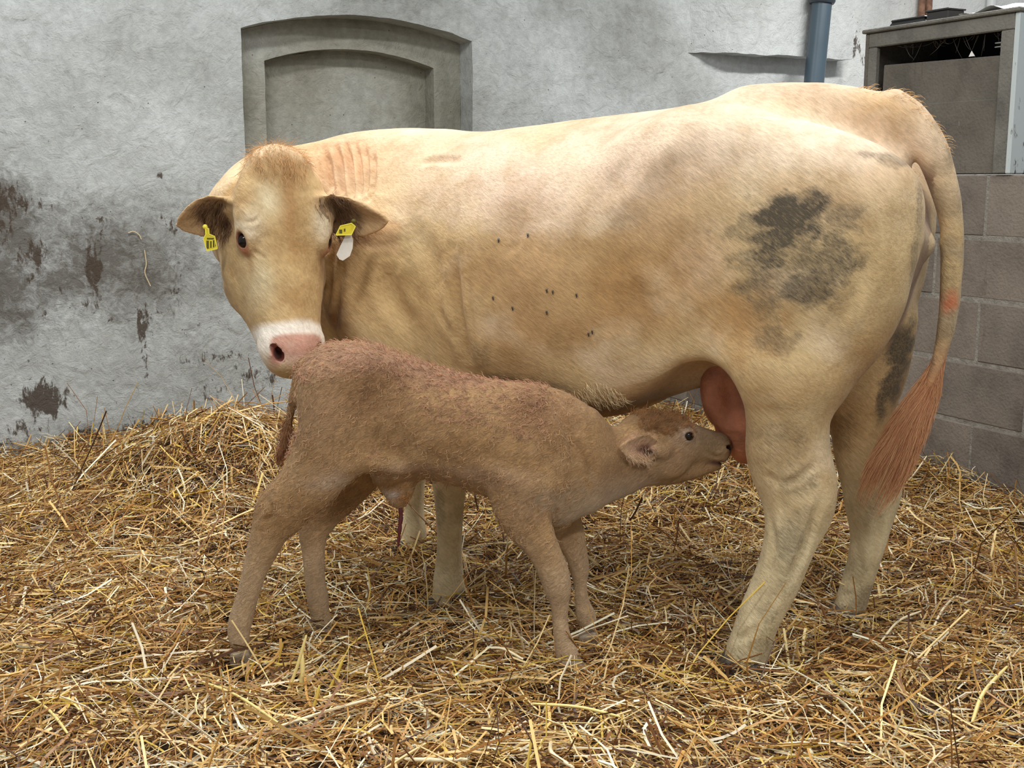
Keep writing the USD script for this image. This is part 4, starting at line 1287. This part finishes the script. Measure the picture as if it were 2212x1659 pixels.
col = lay(col, onhead * np.exp(-((hz + .103) / .010) ** 2) * np.clip((hx - .49) / .02, 0, 1), srgb(120, 70, 56), .8)

dirt = np.zeros(len(_V))
for px, py, rx, ry, k in ((1705, 470, 66, 54, .95), (1655, 545, 52, 46, .78), (1752, 442, 36, 34, .80), (1785, 560, 74, 66, .70), (1748, 622, 62, 44, .74), (1690, 520, 40, 30, .9), (1640, 600, 44, 34, .60), (1822, 470, 46, 34, .55), (1695, 555, 128, 118, .50),
                          (1675, 732, 46, 36, .52), (1930, 345, 44, 17, .55), (1885, 334, 34, 9, .5), (1988, 450, 10, 80, .42), (1710, 1170, 34, 56, .48), (1725, 1045, 44, 30, .36), (1690, 940, 70, 30, .34), (1690, 1000, 90, 60, .22), (1640, 1380, 60, 60, .26), (1700, 1250, 40, 60, .26), (1660, 1330, 30, 40, .34), (1740, 1120, 30, 40, .34), (1690, 1230, 22, 50, .30), (1650, 1400, 40, 30, .40), (1600, 1440, 60, 30, .5), (1850, 1320, 50, 30, .5), (1820, 930, 26, 60, .40), (1880, 1100, 30, 50, .28),
                          (1080, 822, 60, 22, .55), (1180, 838, 70, 22, .45), (1040, 770, 24, 40, .34), (1975, 560, 12, 70, .46), (2050, 600, 18, 60, .26), (2055, 700, 14, 40, .3), (1860, 1300, 40, 40, .45), (1850, 1230, 24, 40, .3), (1600, 1420, 40, 30, .35),
                          (975, 1250, 26, 30, .25), (1000, 1290, 12, 20, .7), (1300, 880, 90, 20, .45), (950, 1100, 12, 60, .45)):
    dirt = np.maximum(dirt, k * cow_skin.spot(px, py, rx, ry, .35))
for px, py, rx, ry, k in ((2000, 640, 30, 70, .75), (1950, 760, 40, 60, .85), (1930, 830, 30, 50, .85), (1905, 870, 14, 50, .8)):
    dirt = np.maximum(dirt, k * cow_skin.spot(px, py, rx, ry, .4) * (_V[:, 1] < .12))
red = cow_skin.spot(2052, 655, 16, 24, .5)
col = lay(col, red * (np.abs(_V[:, 1]) < .1) * (_V[:, 0] < -.3), srgb(206, 120, 84), .85)

COW_COAT = coat_look('cow_coat', (.060, .050, .036), hair=(150.0, 40.0), bump=.0035)
cow = thing('cow', 'large cream beef cow standing with head turned back over the calf', 'cow', COW.o, COW.heading)
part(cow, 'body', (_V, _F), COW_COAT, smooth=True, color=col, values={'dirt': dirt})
for s in (-1, 1):
    c, R = eye_place(s)
    e = trimesh.creation.icosphere(3, .0215 * HL / .6)
    e.apply_translation(c + R[2] * .001)
    part(cow, 'eye', e, EYE_LOOK, smooth=True)
for (px, py, y), turn, g in (((1611, 1440, .305), .15, 1.15), ((1833, 1330, -.22), .05, 1.0), ((966, 1312, .21), .0, .95), ((890, 1190, -.24), .0, .95)):
    p = COW.hit(px, py, y)
    claws(cow, p + [.015, 0, 0], g, turn, HORN, float(straw_height(*COW.world(p)[:2])) - .022)
for y in (-1, 1):                                   # dew claws above the near fore hoof
    p = COW.hit(998 if y > 0 else 940, 1292, .21)
    b = trimesh.creation.icosphere(2, 1.0)
    b.apply_scale([.016, .013, .022])
    b.apply_translation(COW.hit(998, 1290, .21) + [.012, -.02 + .04 * (y > 0), 0])
    part(cow, 'dewclaw', b, HORN, smooth=True)

# udder with its teats
UD = Field([-.12, -.24, .34], [.46, .34, .90], .008)
ud = lambda px, py, y: COW.hit(px, py, y)
UD.ellipsoid(ud(1612, 790, .03), [.13, .13, .11], k=.03)
UD.chain([ud(1565, 770, .12), ud(1548, 820, .12), ud(1552, 870, .115), ud(1572, 915, .11)], [.04, .05, .05, .035], [.035, .042, .042, .03], up=(1, 0, 0), k=.018)
for px, py, y in ((1560, 850, -.08), (1625, 890, .09), (1625, 900, -.08), (1612, 925, .06)):
    UD.ellipsoid(ud(px, py, y), [.058, .07, .10], k=.03)
V, Fc = biggest(*UD.mesh())
UDDER = plain('udder_skin', tuple(srgb(186, 124, 96)), .6, noise=16.0, bump=(38.0, .008), spread=.34, subsurface_weight=.15, subsurface_scale=.02)
udder = part(cow, 'udder', (V, Fc), UDDER, smooth=True, label='pink udder')
MOUTH = COW.local(CALF.world(calf_point(.97, 0, -.30)))
for root, tip in ((ud(1575, 905, .10), MOUTH), (ud(1560, 930, -.08), ud(1562, 985, -.09)), (ud(1645, 980, .11), ud(1650, 1030, .11)), (ud(1640, 980, -.08), ud(1640, 1030, -.08))):
    q = curve([root + (root - tip) * .35, root, (root + tip) / 2, tip], 6)
    r = np.interp(np.linspace(0, 1, len(q)), [0, .3, .75, .95, 1], [.026, .020, .016, .012, .006])
    t = tube(q, r, 18)
    t.fix_normals()
    part(udder, 'teat', t, UDDER, smooth=True)

_r = np.random.default_rng(11)


def hair_look(name, color, spread=.35):
    return look(name, {'g': ('texture_coordinate', {}), 'n': ('noise_texture', {'scale': 60.0, 'detail': 2.0}), 'p': ('principled_bsdf', {'roughness': .55, 'specular_ior_level': .4}),
                       'r': ('rgb_ramp', {'ramp': [(.3, [c * (1 - spread) for c in color]), (.7, [min(1, c * (1 + spread)) for c in color])]})},
                [('g.object', 'n.vector'), ('n.fac', 'r.fac'), ('r.color', 'p.base_color')])


# tail switch: the tail hangs in an arc and its brush sweeps forward across the far leg
axis = curve([COW.hit(*q) for q in ((2046, 690, -.03), (2030, 770, -.02), (2004, 842, -.01), (1972, 905, .01), (1938, 975, .03), (1905, 1040, .05), (1872, 1110, .07))], 10)
half = np.interp(np.linspace(0, 1, len(axis)), [0, .2, .35, .55, .75, .9, 1], [.012, .018, .038, .052, .058, .050, .034])
down = np.gradient(axis, axis=0)
down /= np.linalg.norm(down, axis=1, keepdims=True)
side1 = np.array([unit(np.cross(d, [0, 1.0, 0])) for d in down])
hairs = []
for _ in range(3600):
    i0 = int(_r.integers(0, 26))
    i1 = min(len(axis) - 1, i0 + int(_r.integers(18, 36)))
    u, v = _r.uniform(-1, 1), _r.uniform(-1, 1)
    u = np.sign(u) * abs(u) ** .8
    ks = np.linspace(i0, i1, 7).round().astype(int)
    grow = np.linspace(.35, 1.0, 7)
    wv = .006 * np.sin(np.linspace(0, _r.uniform(2, 6), 7) + _r.uniform(0, 6))
    hairs.append(np.array([axis[k] + side1[k] * (u * half[k] * g + w_) + np.array([0, v * half[k] * .55 * g, 0]) for k, g, w_ in zip(ks, grow, wv)]))
_t = _r.random((len(hairs), 1))
SWITCH = look('switch_hair', {'c': ('attribute', {'attribute': 'coat'}), 'p': ('principled_bsdf', {'roughness': .5, 'specular_ior_level': .4})}, [('c.color', 'p.base_color')])
strands(cow, 'tail_switch', hairs, .0015, SWITCH, label='reddish brush of tail hair', kind='stuff', colors=srgb(152, 86, 54) * (1 - _t) + srgb(220, 172, 124) * _t)


def tuft(skin, parent, name, count, pick, direction, length, width, lk, lift=.25, wave=.0, rng=_r, label=None, bend=None):
    """Hairs rooted on the body where pick (mask) says so, lying along direction (own axes)."""
    idx = np.flatnonzero(pick)
    if not len(idx):
        return
    out = []
    for i in rng.choice(idx, count):
        p, n = skin.V[i] + rng.normal(0, .002, 3), skin.N[i]
        d = np.asarray(direction(skin.V[i]) if callable(direction) else direction, float)
        d = d - n * (d @ n)
        d = unit(d + rng.normal(0, .22, 3))
        L = length * rng.uniform(.6, 1.25)
        u = np.linspace(0, 1, 6)[:, None]
        s = np.cross(d, n)
        ph = rng.uniform(0, 6)
        out.append(p - n * .002 + d * L * u + n * L * lift * np.sin(u * 2.2) * rng.uniform(.5, 1.2) + s * wave * np.sin(u * 7 + ph) * u)
    strands(parent, name, out, width, lk, label=label, kind='stuff')


FORELOCK = hair_look('forelock_hair', tuple(srgb(198, 158, 108)), .25)
tuft(cow_skin, cow, 'forelock', 1300, (hx < .055) & (hx > -.10) & (np.abs(hy) < .085 - .5 * np.clip(hx, 0, 1)) & (hz > -.15) & (hz < .05), lambda p: HEAD_AXES[0] * .9 + HEAD_AXES[2] * .3, .044, .0010, FORELOCK, .10, .006)
EARHAIR = hair_look('ear_hair', tuple(srgb(96, 66, 42)), .6)
for s in (-1, 1):
    base, tip = EAR[s]
    l_, w_, o_ = ear_frame(base, tip, HEAD_AXES[2] * .75 + HEAD_AXES[0] * .75)
    q = (_V - base) @ np.stack([l_, w_, o_]).T / np.linalg.norm(tip - base)
    tuft(cow_skin, cow, 'ear_hair', 420, (q[:, 0] > .24) & (q[:, 0] < .62) & (np.abs(q[:, 1]) < .3) & (np.abs(q[:, 2]) < .2) & (cow_skin.N @ o_ > .2), lambda p: HEAD_AXES[0] + l_ * .35, .045, .0010, EARHAIR, .3, .003)
RUMPHAIR = hair_look('rump_hair', tuple(srgb(214, 172, 118)), .3)
tuft(cow_skin, cow, 'tail_head_hair', 160, (np.abs(_V[:, 1]) < .035) & (_V[:, 0] < -.13) & (_V[:, 0] > -.36) & (_V[:, 2] > 1.2) & (cow_skin.N[:, 0] * -.5 + cow_skin.N[:, 2] > .6), [-1, 0, -.1], .024, .0012, RUMPHAIR, .45)

BELLYHAIR = hair_look('belly_hair', tuple(srgb(222, 202, 160)), .25)
tuft(cow_skin, cow, 'belly_hair', 260, (cow_skin.spot(1295, 850, 50, 22, .3) > .4) & (_V[:, 1] > 0), [-.5, 0, -.9], .030, .0011, BELLYHAIR, .25, .003)

# ear tags
YELLOW = plain('yellow_tag', (.72, .60, .030), .45, noise=60.0, spread=.2)
YELLOW_RIM = plain('yellow_tag_rim', (.86, .76, .08), .45)
INK = plain('tag_ink', (.10, .085, .010), .6)
WHITE_TAG = plain('white_tag', (.72, .68, .60), .4, noise=40.0, spread=.1)
for s, pts, marks in ((-1, [(443, 490), (452, 493), (453, 505), (465, 510), (471, 538), (447, 543), (439, 516), (444, 506)], ((446, 520, 451, 537), (454, 521, 457, 535), (460, 519, 463, 534), (447, 514, 462, 517), (465, 522, 467, 532))),
                      (1, [(735, 487), (760, 481), (769, 489), (760, 508), (724, 509)], ((733, 496, 739, 504), (743, 494, 746, 500)))):
    Y = COW.world(EAR[s][0] + (EAR[s][1] - EAR[s][0]) * .45)[1] - (.045 if s < 0 else .060)
    cs, lay_, th = build_tag(COW, pts, Y)
    rim = m3.Manifold.extrude(cs - cs.offset(-.0028), th * 1.6)
    plate = m3.Manifold.extrude(cs.offset(-.0020), th)
    tg = part(cow, 'ear_tag', lay_(plate, 0), YELLOW, smooth=False, label='yellow ear tag')
    part(tg, 'rim', lay_(rim, -.0004), YELLOW_RIM, smooth=False)
    for x0, y0, x1, y1 in marks:
        a = [at_depth(x, y, Y - th - .0008) for x, y in ((x0, y0), (x1, y0), (x1, y1), (x0, y1))]
        b = [at_depth(x, y, Y - th + .0004) for x, y in ((x0, y0), (x1, y0), (x1, y1), (x0, y1))]
        part(tg, 'printed_mark', trimesh.convex.convex_hull(COW.local(np.array(a + b))), INK, smooth=False)
    p = COW.local(at_depth(*(pts[0] if s < 0 else (764, 478)), Y + .002))
    b = trimesh.creation.icosphere(2, .007)
    b.apply_translation(p)
    part(tg, 'button', b, YELLOW_RIM if s < 0 else INK, smooth=True)
Y = COW.world(EAR[1][0] + (EAR[1][1] - EAR[1][0]) * .45)[1] - .045
cs, lay_, th = build_tag(COW, [(749, 500), (758, 502), (763, 519), (762, 536), (756, 553), (741, 563), (733, 560), (727, 550), (735, 532), (744, 514)], Y)
part(cow, 'ear_tag', lay_(m3.Manifold.extrude(cs, th), 0), WHITE_TAG, smooth=False, label='white ear tag')
# ---- calf
_V, _F = build_calf()
calf_skin = Skin(CALF, _V, _F, 2.0)
for line, w, d in (([(805, 800), (790, 860), (775, 930)], .012, .006), ([(880, 850), (865, 920), (850, 960)], .014, .005), ([(830, 905), (815, 950), (818, 980)], .01, .005), ([(1190, 860), (1225, 930), (1245, 1010)], .012, .006),
                   ([(1240, 940), (1265, 1010), (1280, 1060)], .010, .005), ([(1180, 1060), (1150, 1120), (1170, 1180)], .008, .004), ([(600, 1060), (575, 1110), (550, 1150)], .012, -.005), ([(575, 1075), (590, 1110), (560, 1130)], .008, .004),
                   ([(1520, 965), (1540, 985), (1565, 985)], .006, .004), ([(1030, 960), (1080, 1000), (1160, 1030)], .02, .004), ([(1150, 1070), (1170, 1130), (1190, 1190)], .01, .004)):
    calf_skin.crease(line, w, d)
calf_skin.N = vertex_normals(_V, _F)
n1, n2, n3 = meshkit.fbm(_V * 5.0, 4, 1), meshkit.fbm(_V * 13.0, 4, 5), meshkit.fbm(_V * 30.0, 3, 12)
col = np.tile(srgb(186, 148, 102), (len(_V), 1))
col = lay(col, np.clip((n1 - .45) * 4, 0, 1), srgb(156, 116, 74), .75)
col = lay(col, np.clip((n2 - .52) * 5, 0, 1), srgb(206, 170, 124), .6)
for px, py, rx, ry, c, k in ((760, 770, 110, 36, (160, 118, 92), .8), (900, 790, 80, 22, (162, 116, 92), .7), (1000, 815, 90, 16, (158, 112, 88), .7), (800, 860, 60, 60, (142, 100, 66), .6), (1180, 880, 70, 40, (168, 122, 88), .5),
                             (690, 900, 50, 80, (172, 134, 104), .5), (1000, 1030, 130, 26, (186, 152, 124), .7), (880, 1020, 60, 20, (196, 162, 134), .6), (720, 1040, 60, 30, (190, 158, 130), .6), (1130, 1100, 50, 40, (178, 142, 112), .5),
                             (1480, 985, 60, 40, (196, 164, 126), .8), (1440, 1000, 70, 50, (192, 158, 118), .6), (1545, 955, 34, 34, (188, 160, 126), .7), (1330, 1050, 60, 40, (164, 126, 90), .6), (1484, 940, 30, 22, (206, 184, 168), .7), (1430, 905, 60, 20, (140, 104, 66), .85), (1530, 950, 40, 30, (160, 134, 100), .7), (1460, 985, 40, 30, (180, 144, 110), .6),
                             (845, 1070, 20, 16, (226, 214, 206), .95), (835, 1095, 18, 12, (176, 124, 50), .9), (875, 1080, 18, 16, (168, 112, 40), .9), (862, 1050, 40, 12, (176, 132, 80), .7)):
    col = lay(col, calf_skin.spot(px, py, rx, ry, .7), srgb(*c), k)
low = np.clip((.38 - _V[:, 2]) / .16, 0, 1)
col = lay(col, low, srgb(214, 184, 148), .85)
ramp = lambda v, a, b: np.clip((v - a) / (b - a), 0, 1)
und = np.clip(-calf_skin.N[:, 2] * 1.4 - .1, 0, 1) * ramp(_V[:, 0], .22, .32) * ramp(_V[:, 2], .28, .34) * ramp(_V[:, 0], .66, .52)
col = lay(col, und, srgb(220, 208, 190), .8)
col = lay(col, np.exp(-((_V[:, 0] + .07) / .16) ** 2) * calf_skin.spot(730, 1045, 90, 14, .6), srgb(220, 204, 186), .6)
HQ = (_V - C_POLL) @ CALF_HEAD.T / CL
hx, hy, hz = HQ.T
onh = (hx > -.2) & (hx < 1.15) & (np.abs(hy) < .45) & (hz > -.75) & (_V[:, 2] > .38)
for s in (-1, 1):
    e = unit(s * CALF_HEAD[1] * .95 + CALF_HEAD[2] * .22 + CALF_HEAD[0] * .12)
    l = unit(CALF_HEAD[0] - e * (CALF_HEAD[0] @ e))
    q = (_V - calf_point(CEYE[0], s * CEYE[1], CEYE[2])) @ np.stack([l, np.cross(e, l), e]).T / CL
    r = np.sqrt((q[:, 0] / .075) ** 2 + (q[:, 1] / .062) ** 2 + (q[:, 2] / .1) ** 2)
    col = lay(col, np.clip((1.5 - r) / .7, 0, 1), srgb(196, 172, 150), .6)
    col = lay(col, np.clip((1.0 - r) / .2, 0, 1), srgb(60, 40, 30), .9)
r = np.linalg.norm((HQ - [1.02, -.08, -.14]) / [.06, .08, .07], axis=1)
col = lay(col, np.clip((1.2 - r) / .4, 0, 1) * onh, srgb(44, 28, 24), .9)
r = np.linalg.norm((HQ - [1.02, .08, -.14]) / [.06, .08, .07], axis=1)
col = lay(col, np.clip((1.2 - r) / .4, 0, 1) * onh, srgb(44, 28, 24), .9)
col = lay(col, np.clip((hx - .98) / .05, 0, 1) * onh, srgb(150, 112, 100), .7)
col = lay(col, np.exp(-((hz + .31) / .035) ** 2) * np.clip((hx - .76) / .1, 0, 1) * onh, srgb(92, 50, 50), .9)
EARC = [calf_skin.at(*q)[0] for q in ((1375, 965), (1400, 980))]
col = lay(col, calf_skin.spot(1380, 966, 34, 22, .5), srgb(222, 178, 150), .8)
col = lay(col, calf_skin.spot(1390, 968, 20, 8, .5), srgb(110, 64, 46), .85)
col = lay(col, calf_skin.spot(1402, 976, 14, 6, .5), srgb(50, 28, 20), .85)
dirt = .14 * (n1 > .55)
CALF_COAT = coat_look('calf_coat', (.07, .05, .035), hair=(105.0, 42.0), bump=.013, rough=.8, curl=1.8, spread=(.68, 1.26))
calf = thing('calf', 'small tan calf standing and suckling at the udder of the cow', 'calf', CALF.o, CALF.heading)
part(calf, 'body', (_V, _F), CALF_COAT, smooth=True, color=col, values={'dirt': dirt})
for s in (-1, 1):
    e = unit(s * CALF_HEAD[1] * .95 + CALF_HEAD[2] * .22 + CALF_HEAD[0] * .12)
    b = trimesh.creation.icosphere(3, .058 * CL)
    b.apply_translation(calf_point(CEYE[0], s * CEYE[1], CEYE[2]) + e * .002)
    part(calf, 'eye', b, EYE_LOOK, smooth=True)
for (px, py, y), turn in (((519, 1388, -.095), .0), ((698, 1348, .09), .0), ((1231, 1440, -.09), .0), ((1270, 1346, .09), .0)):
    p = CALF.hit(px, py, y)
    claws(calf, p + [.004, 0, 0], .56, turn, PALE_HORN, float(straw_height(*CALF.world(p)[:2])) - .004)
CORD = look('dried_cord', {'p': ('principled_bsdf', {'base_color': (.105, .018, .022), 'roughness': .4})}, [])
q = curve([CALF.hit(*x) for x in ((862, 1080, -.02), (866, 1110, -.025), (863, 1145, -.03), (860, 1180, -.03))], 6)
t = tube(q, np.interp(np.linspace(0, 1, len(q)), [0, .6, 1], [.006, .0055, .003]) * (1 + .15 * np.sin(np.arange(len(q)) * 1.7)), 10)
t.fix_normals()
part(calf, 'umbilical_cord', t, CORD, smooth=True, label='dark red umbilical cord')

_r2 = np.random.default_rng(21)
CURLS = hair_look('calf_curls', tuple(srgb(150, 108, 68)), .4)
tuft(calf_skin, calf, 'forehead_curls', 1700, onh & (hx > -.12) & (hx < .48) & (hz > -.10) & (np.abs(hy) < .26), [.5, 0, .6], .020, .0009, CURLS, .6, .006, _r2)
BACK = hair_look('calf_back_hair', tuple(srgb(172, 130, 104)), .45)
up = calf_skin.N[:, 2] > .25
tuft(calf_skin, calf, 'back_hair', 3400, up & (_V[:, 0] < .34) & (_V[:, 2] > .55), lambda p: [-1, 0, -.15], .021, .0015, BACK, .26, .008, _r2)
SIDE = hair_look('calf_side_hair', tuple(srgb(176, 142, 106)), .45)
tuft(calf_skin, calf, 'side_hair', 5200, (calf_skin.N[:, 1] < .1) & (_V[:, 0] < .40) & (_V[:, 2] > .34), lambda p: [-.5, 0, -.85], .021, .0014, SIDE, .11, .008, _r2)
TAILHAIR = hair_look('calf_tail_hair', tuple(srgb(146, 98, 66)), .35)
tip = CALF.hit(606, 980, -.015)
tuft(calf_skin, calf, 'tail_tuft', 420, (np.linalg.norm(_V - (tip + [.004, 0, .04]), axis=1) < .06) & (_V[:, 0] < tip[0] + .045), [-.16, 0, -1], .05, .0009, TAILHAIR, .12, .003, _r2)
EARF = hair_look('calf_ear_hair', tuple(srgb(206, 176, 146)), .25)
tuft(calf_skin, calf, 'ear_hair', 300, calf_skin.spot(1385, 985, 40, 22, .3) > .5, [.3, 0, -1], .016, .0007, EARF, .4, .002, _r2)
# ---------------------------------------------------------------- straw bedding
def straw_mesh(n, seed, near=1.95, far=6.7):
    r = np.random.default_rng(seed)
    y = np.sqrt(r.uniform(near ** 2, far ** 2, n * 3))
    x = r.uniform(-1, 1, n * 3) * (.47 * y + .35)
    p = np.stack([x, y, np.zeros_like(x)], 1)
    ok = ((p - WALL0) @ N > .03) & ((p - PART0) @ U < -.03)
    p = p[ok][:n]
    n = len(p)
    L = np.clip(r.lognormal(math.log(.115), .60, n), .03, .40)
    R = np.clip(r.lognormal(math.log(.0020), .42, n), .0008, .0045)
    chaff = r.random(n) < .38                        # broken bits between the stalks
    L = np.where(chaff, r.uniform(.012, .055, n), L)
    R = np.where(chaff, R * .75, R)
    clump = meshkit.noise(p * 3.3, seed) * 2 * math.pi * 1.6
    yaw = clump + r.normal(0, .95, n)
    steep = r.random(n) < np.where(chaff, .4, .18)
    pit = np.where(steep, r.normal(0, .55, n), r.normal(0, .16, n))
    d = np.stack([np.cos(yaw) * np.cos(pit), np.sin(yaw) * np.cos(pit), np.sin(pit)], 1)
    z0 = r.beta(1.2, 1.7, n) * .085 - .026
    bend = r.normal(0, .12, n) * L
    kink = (r.random(n) < .12) * r.normal(0, .35, n) * L
    side = np.stack([-np.sin(yaw), np.cos(yaw), np.zeros(n)], 1)
    K = 4
    t = np.linspace(-.5, .5, K)
    pts = p[:, None] + d[:, None] * (L[:, None, None] * t[None, :, None]) + side[:, None] * (bend[:, None] * (1 - 4 * t ** 2)[None] + kink[:, None] * np.maximum(t, 0)[None])[..., None]
    pts[..., 2] += straw_height(pts[..., 0], pts[..., 1]) + z0[:, None] + np.abs(np.minimum(pit, 0) * 0)[:, None]
    low = np.minimum((pts[..., 2] - straw_height(pts[..., 0], pts[..., 1])).min(1) + .028, 0)
    pts[..., 2] -= low[:, None]
    # keep clear of the wall faces
    for P0, nn in ((WALL0, N), (PART0, -U)):
        s = ((pts - P0) @ nn).min(1)
        pts += (np.maximum(.006 - s, 0))[:, None, None] * nn
    tan = np.gradient(pts, axis=1)
    tan /= np.linalg.norm(tan, axis=2, keepdims=True)
    upv = np.array([0, 0, 1.0])
    s1 = np.cross(tan, upv)
    s1 /= np.linalg.norm(s1, axis=2, keepdims=True) + 1e-9
    s2 = np.cross(s1, tan)
    roll = r.uniform(0, 6.28, n)
    flat = r.uniform(.35, 1.0, n)
    V = np.empty((n, K, 3, 3))
    for j in range(3):
        a = roll + j * 2 * math.pi / 3
        V[:, :, j] = pts + s1 * (R * np.cos(a))[:, None, None] + s2 * (R * flat * np.sin(a))[:, None, None]
    base = (np.arange(n) * K * 3)[:, None]
    Fq = []
    for i in range(K - 1):
        for j in range(3):
            a, b = i * 3 + j, i * 3 + (j + 1) % 3
            Fq += [[a, b, b + 3], [a, b + 3, a + 3]]
    Fc = (base[:, None] + np.array(Fq)[None]).reshape(-1, 3)
    # colour of each stalk
    pal = srgb(*np.zeros(3)) if False else np.array([srgb(*c) for c in ((226, 192, 128), (244, 222, 172), (204, 160, 94), (168, 120, 66), (128, 86, 50), (226, 198, 96), (253, 246, 228), (86, 56, 34), (190, 150, 106))])
    w = np.array([.17, .15, .13, .13, .12, .05, .11, .09, .05])
    c = pal[r.choice(len(pal), n, p=w)] * r.uniform(.75, 1.2, n)[:, None] * np.array([1.0, .965, .86])
    return V.reshape(-1, 3), Fc, np.repeat(np.clip(c, 0, 1), K * 3, 0)


_n = {'c': ('attribute', {'attribute': 'coat'}), 'p': ('principled_bsdf', {'roughness': .42, 'specular_ior_level': .45}), 't': ('translucent_bsdf', {}), 'm': ('mix_closure', {'fac': .14})}
STRAW = look('straw', _n, [('c.color', 'p.base_color'), ('c.color', 't.color'), ('p.BSDF', 'm.closure1'), ('t.BSDF', 'm.closure2')], surface='m.closure')
V, Fc, C = straw_mesh(STRAW_N, 3)
tag(stage.GetPrimAtPath(part('/World', 'straw_bedding', (V, Fc), STRAW, smooth=False, color=C)), 'deep golden straw bedding spread over the whole barn floor', 'straw', kind='stuff')
# ---------------------------------------------------------------- flies on the cow
FLY = plain('fly_body', (.012, .011, .010), .35)
WING = look('fly_wing', {'p': ('principled_bsdf', {'base_color': (.10, .09, .08), 'roughness': .3})}, [])


def fly(px, py, label):
    p, n = cow_skin.at(px, py)
    p, n = COW.world(p), COW.R @ n
    t = unit(np.array([0, 0, -1.0]) - n * (n @ [0, 0, -1.0]))
    s = np.cross(n, t)
    M = np.stack([t, s, n], 1)
    f = thing('fly', label, 'fly', p, group='flies on the side of the cow')

    def ball(c, r):
        b = trimesh.creation.icosphere(1, 1.0)
        b.vertices = (np.array(b.vertices) * r + c) @ M.T
        return b
    part(f, 'body', trimesh.util.concatenate([ball((0, 0, .0022), (.0034, .0017, .0016)), ball((.0042, 0, .0024), (.0015, .0017, .0014))]), FLY, smooth=True)
    for k in (-1, 1):
        part(f, 'wing', ball((-.0024, k * .0016, .0040), (.0038, .0013, .0003)), WING, smooth=True)


for px, py, where in ((1078, 520, 'tiny black fly high on the cow ribs behind the shoulder'), (1141, 509, 'tiny black fly on the upper ribs, just behind another'), (1066, 644, 'tiny black fly low behind the elbow crease of the cow'),
                      (1108, 666, 'tiny black fly low on the ribs below the elbow fly'), (1182, 628, 'tiny black fly mid belly, front one of a close pair'), (1195, 631, 'tiny black fly mid belly, rear one of a close pair'),
                      (1246, 638, 'tiny lone black fly mid belly behind a close pair'), (1182, 675, 'tiny lone black fly mid belly below a close pair'), (1272, 722, 'tiny black fly low on the belly, lower of two'),
                      (1280, 717, 'tiny black fly low on the belly, upper of two'), (752, 531, 'tiny black fly on the cow shoulder beside the white ear tag')):
    fly(px, py, where)

# long loose stalks lying on top of the bedding in front
_r3 = np.random.default_rng(77)
LOOSE = [plain(f'loose_stalk_{i}', c, .45) for i, c in enumerate((tuple(srgb(232, 212, 140)), tuple(srgb(240, 226, 190)), tuple(srgb(216, 186, 84))))]


def loose_stalk(pts, r, lk, label, group=None):
    q = curve(pts, 5)
    rr = np.interp(np.linspace(0, 1, len(q)), [0, .15, .85, 1], [r * .7, r, r, r * .6])
    t = tube(q, rr, 7)
    t.fix_normals()
    tag(stage.GetPrimAtPath(part('/World', 'straw_stalk', t, LOOSE[lk], smooth=True)), label, 'straw', group)


def ground_pt(px, py, lift):
    z = 0.0
    for _ in range(4):
        p = at_height(px, py, z)
        z = float(straw_height(p[0], p[1])) + lift
    return at_height(px, py, z)


def upright(px0, py0, px1, py1, r, lk, label):
    """A stalk standing out of the straw: its foot at the first pixel, its head above."""
    a = ground_pt(px0, py0, .0)
    b = at_depth(px1, py1, a[1] + .02)
    loose_stalk([a, (a + b) / 2 + [.004, 0, .002], b], r, lk, label)


upright(612, 1520, 662, 1372, .0040, 0, 'long yellow stalk standing out of the straw in front of the calf hind foot')
upright(648, 1500, 652, 1412, .0062, 0, 'thick pale yellow stub standing in the straw beside a long yellow stalk')
upright(664, 1560, 690, 1480, .0040, 2, 'yellow stalk leaning right, just below the thick pale stub')
upright(700, 1510, 740, 1425, .0045, 2, 'golden stalk leaning right, the rightmost of the yellow clump before the calf')
upright(560, 920, 566, 905, .0030, 1, 'short pale stalk poking up from the straw heap near the wall')
upright(345, 985, 362, 903, .0030, 2, 'tall tan stalk sticking up from the top of the straw heap')
upright(118, 995, 140, 950, .0030, 1, 'white stalk leaning on the wall left of the straw heap')
upright(1958, 1045, 2002, 985, .0034, 1, 'bent white stalk against the foot of the block wall')
upright(1598, 1450, 1640, 1402, .0045, 2, 'brown stalk lying across the near hind foot of the cow')
for k, (x0, y0, x1, y1, lk, lab) in enumerate(((600, 1570, 840, 1500, 1, 'long white stalk lying level in front of the calf feet'), (840, 1640, 1010, 1640, 1, 'pale stalk lying along the lower edge of the view'),
                                              (1150, 1520, 1340, 1548, 0, 'long pale stalk below the calf front foot'), (1050, 1400, 1130, 1424, 1, 'white stalk between the calf legs'),
                                              (1190, 1600, 1240, 1659, 1, 'broad white stalk slanting down to the lower edge'), (1900, 1390, 1990, 1320, 1, 'white stalk slanting up beside the far hind foot'),
                                              (2010, 1370, 2060, 1290, 1, 'white stalk slanting up right of the cow'), (2100, 1560, 2175, 1440, 0, 'long yellow stalk near the lower right corner'),
                                              (60, 1500, 150, 1590, 0, 'pale stalk slanting down near the lower left corner'), (430, 1470, 600, 1560, 0, 'long pale green stalk in front of the calf hind feet'))):
    a, b = ground_pt(x0, y0, .042), ground_pt(x1, y1, .042)
    m = (a + b) / 2 + [0, 0, .008] + np.r_[_r3.normal(0, .012, 2), 0]
    loose_stalk([a, m, b], .0036 + .0012 * (k % 3 == 1), lk, lab)
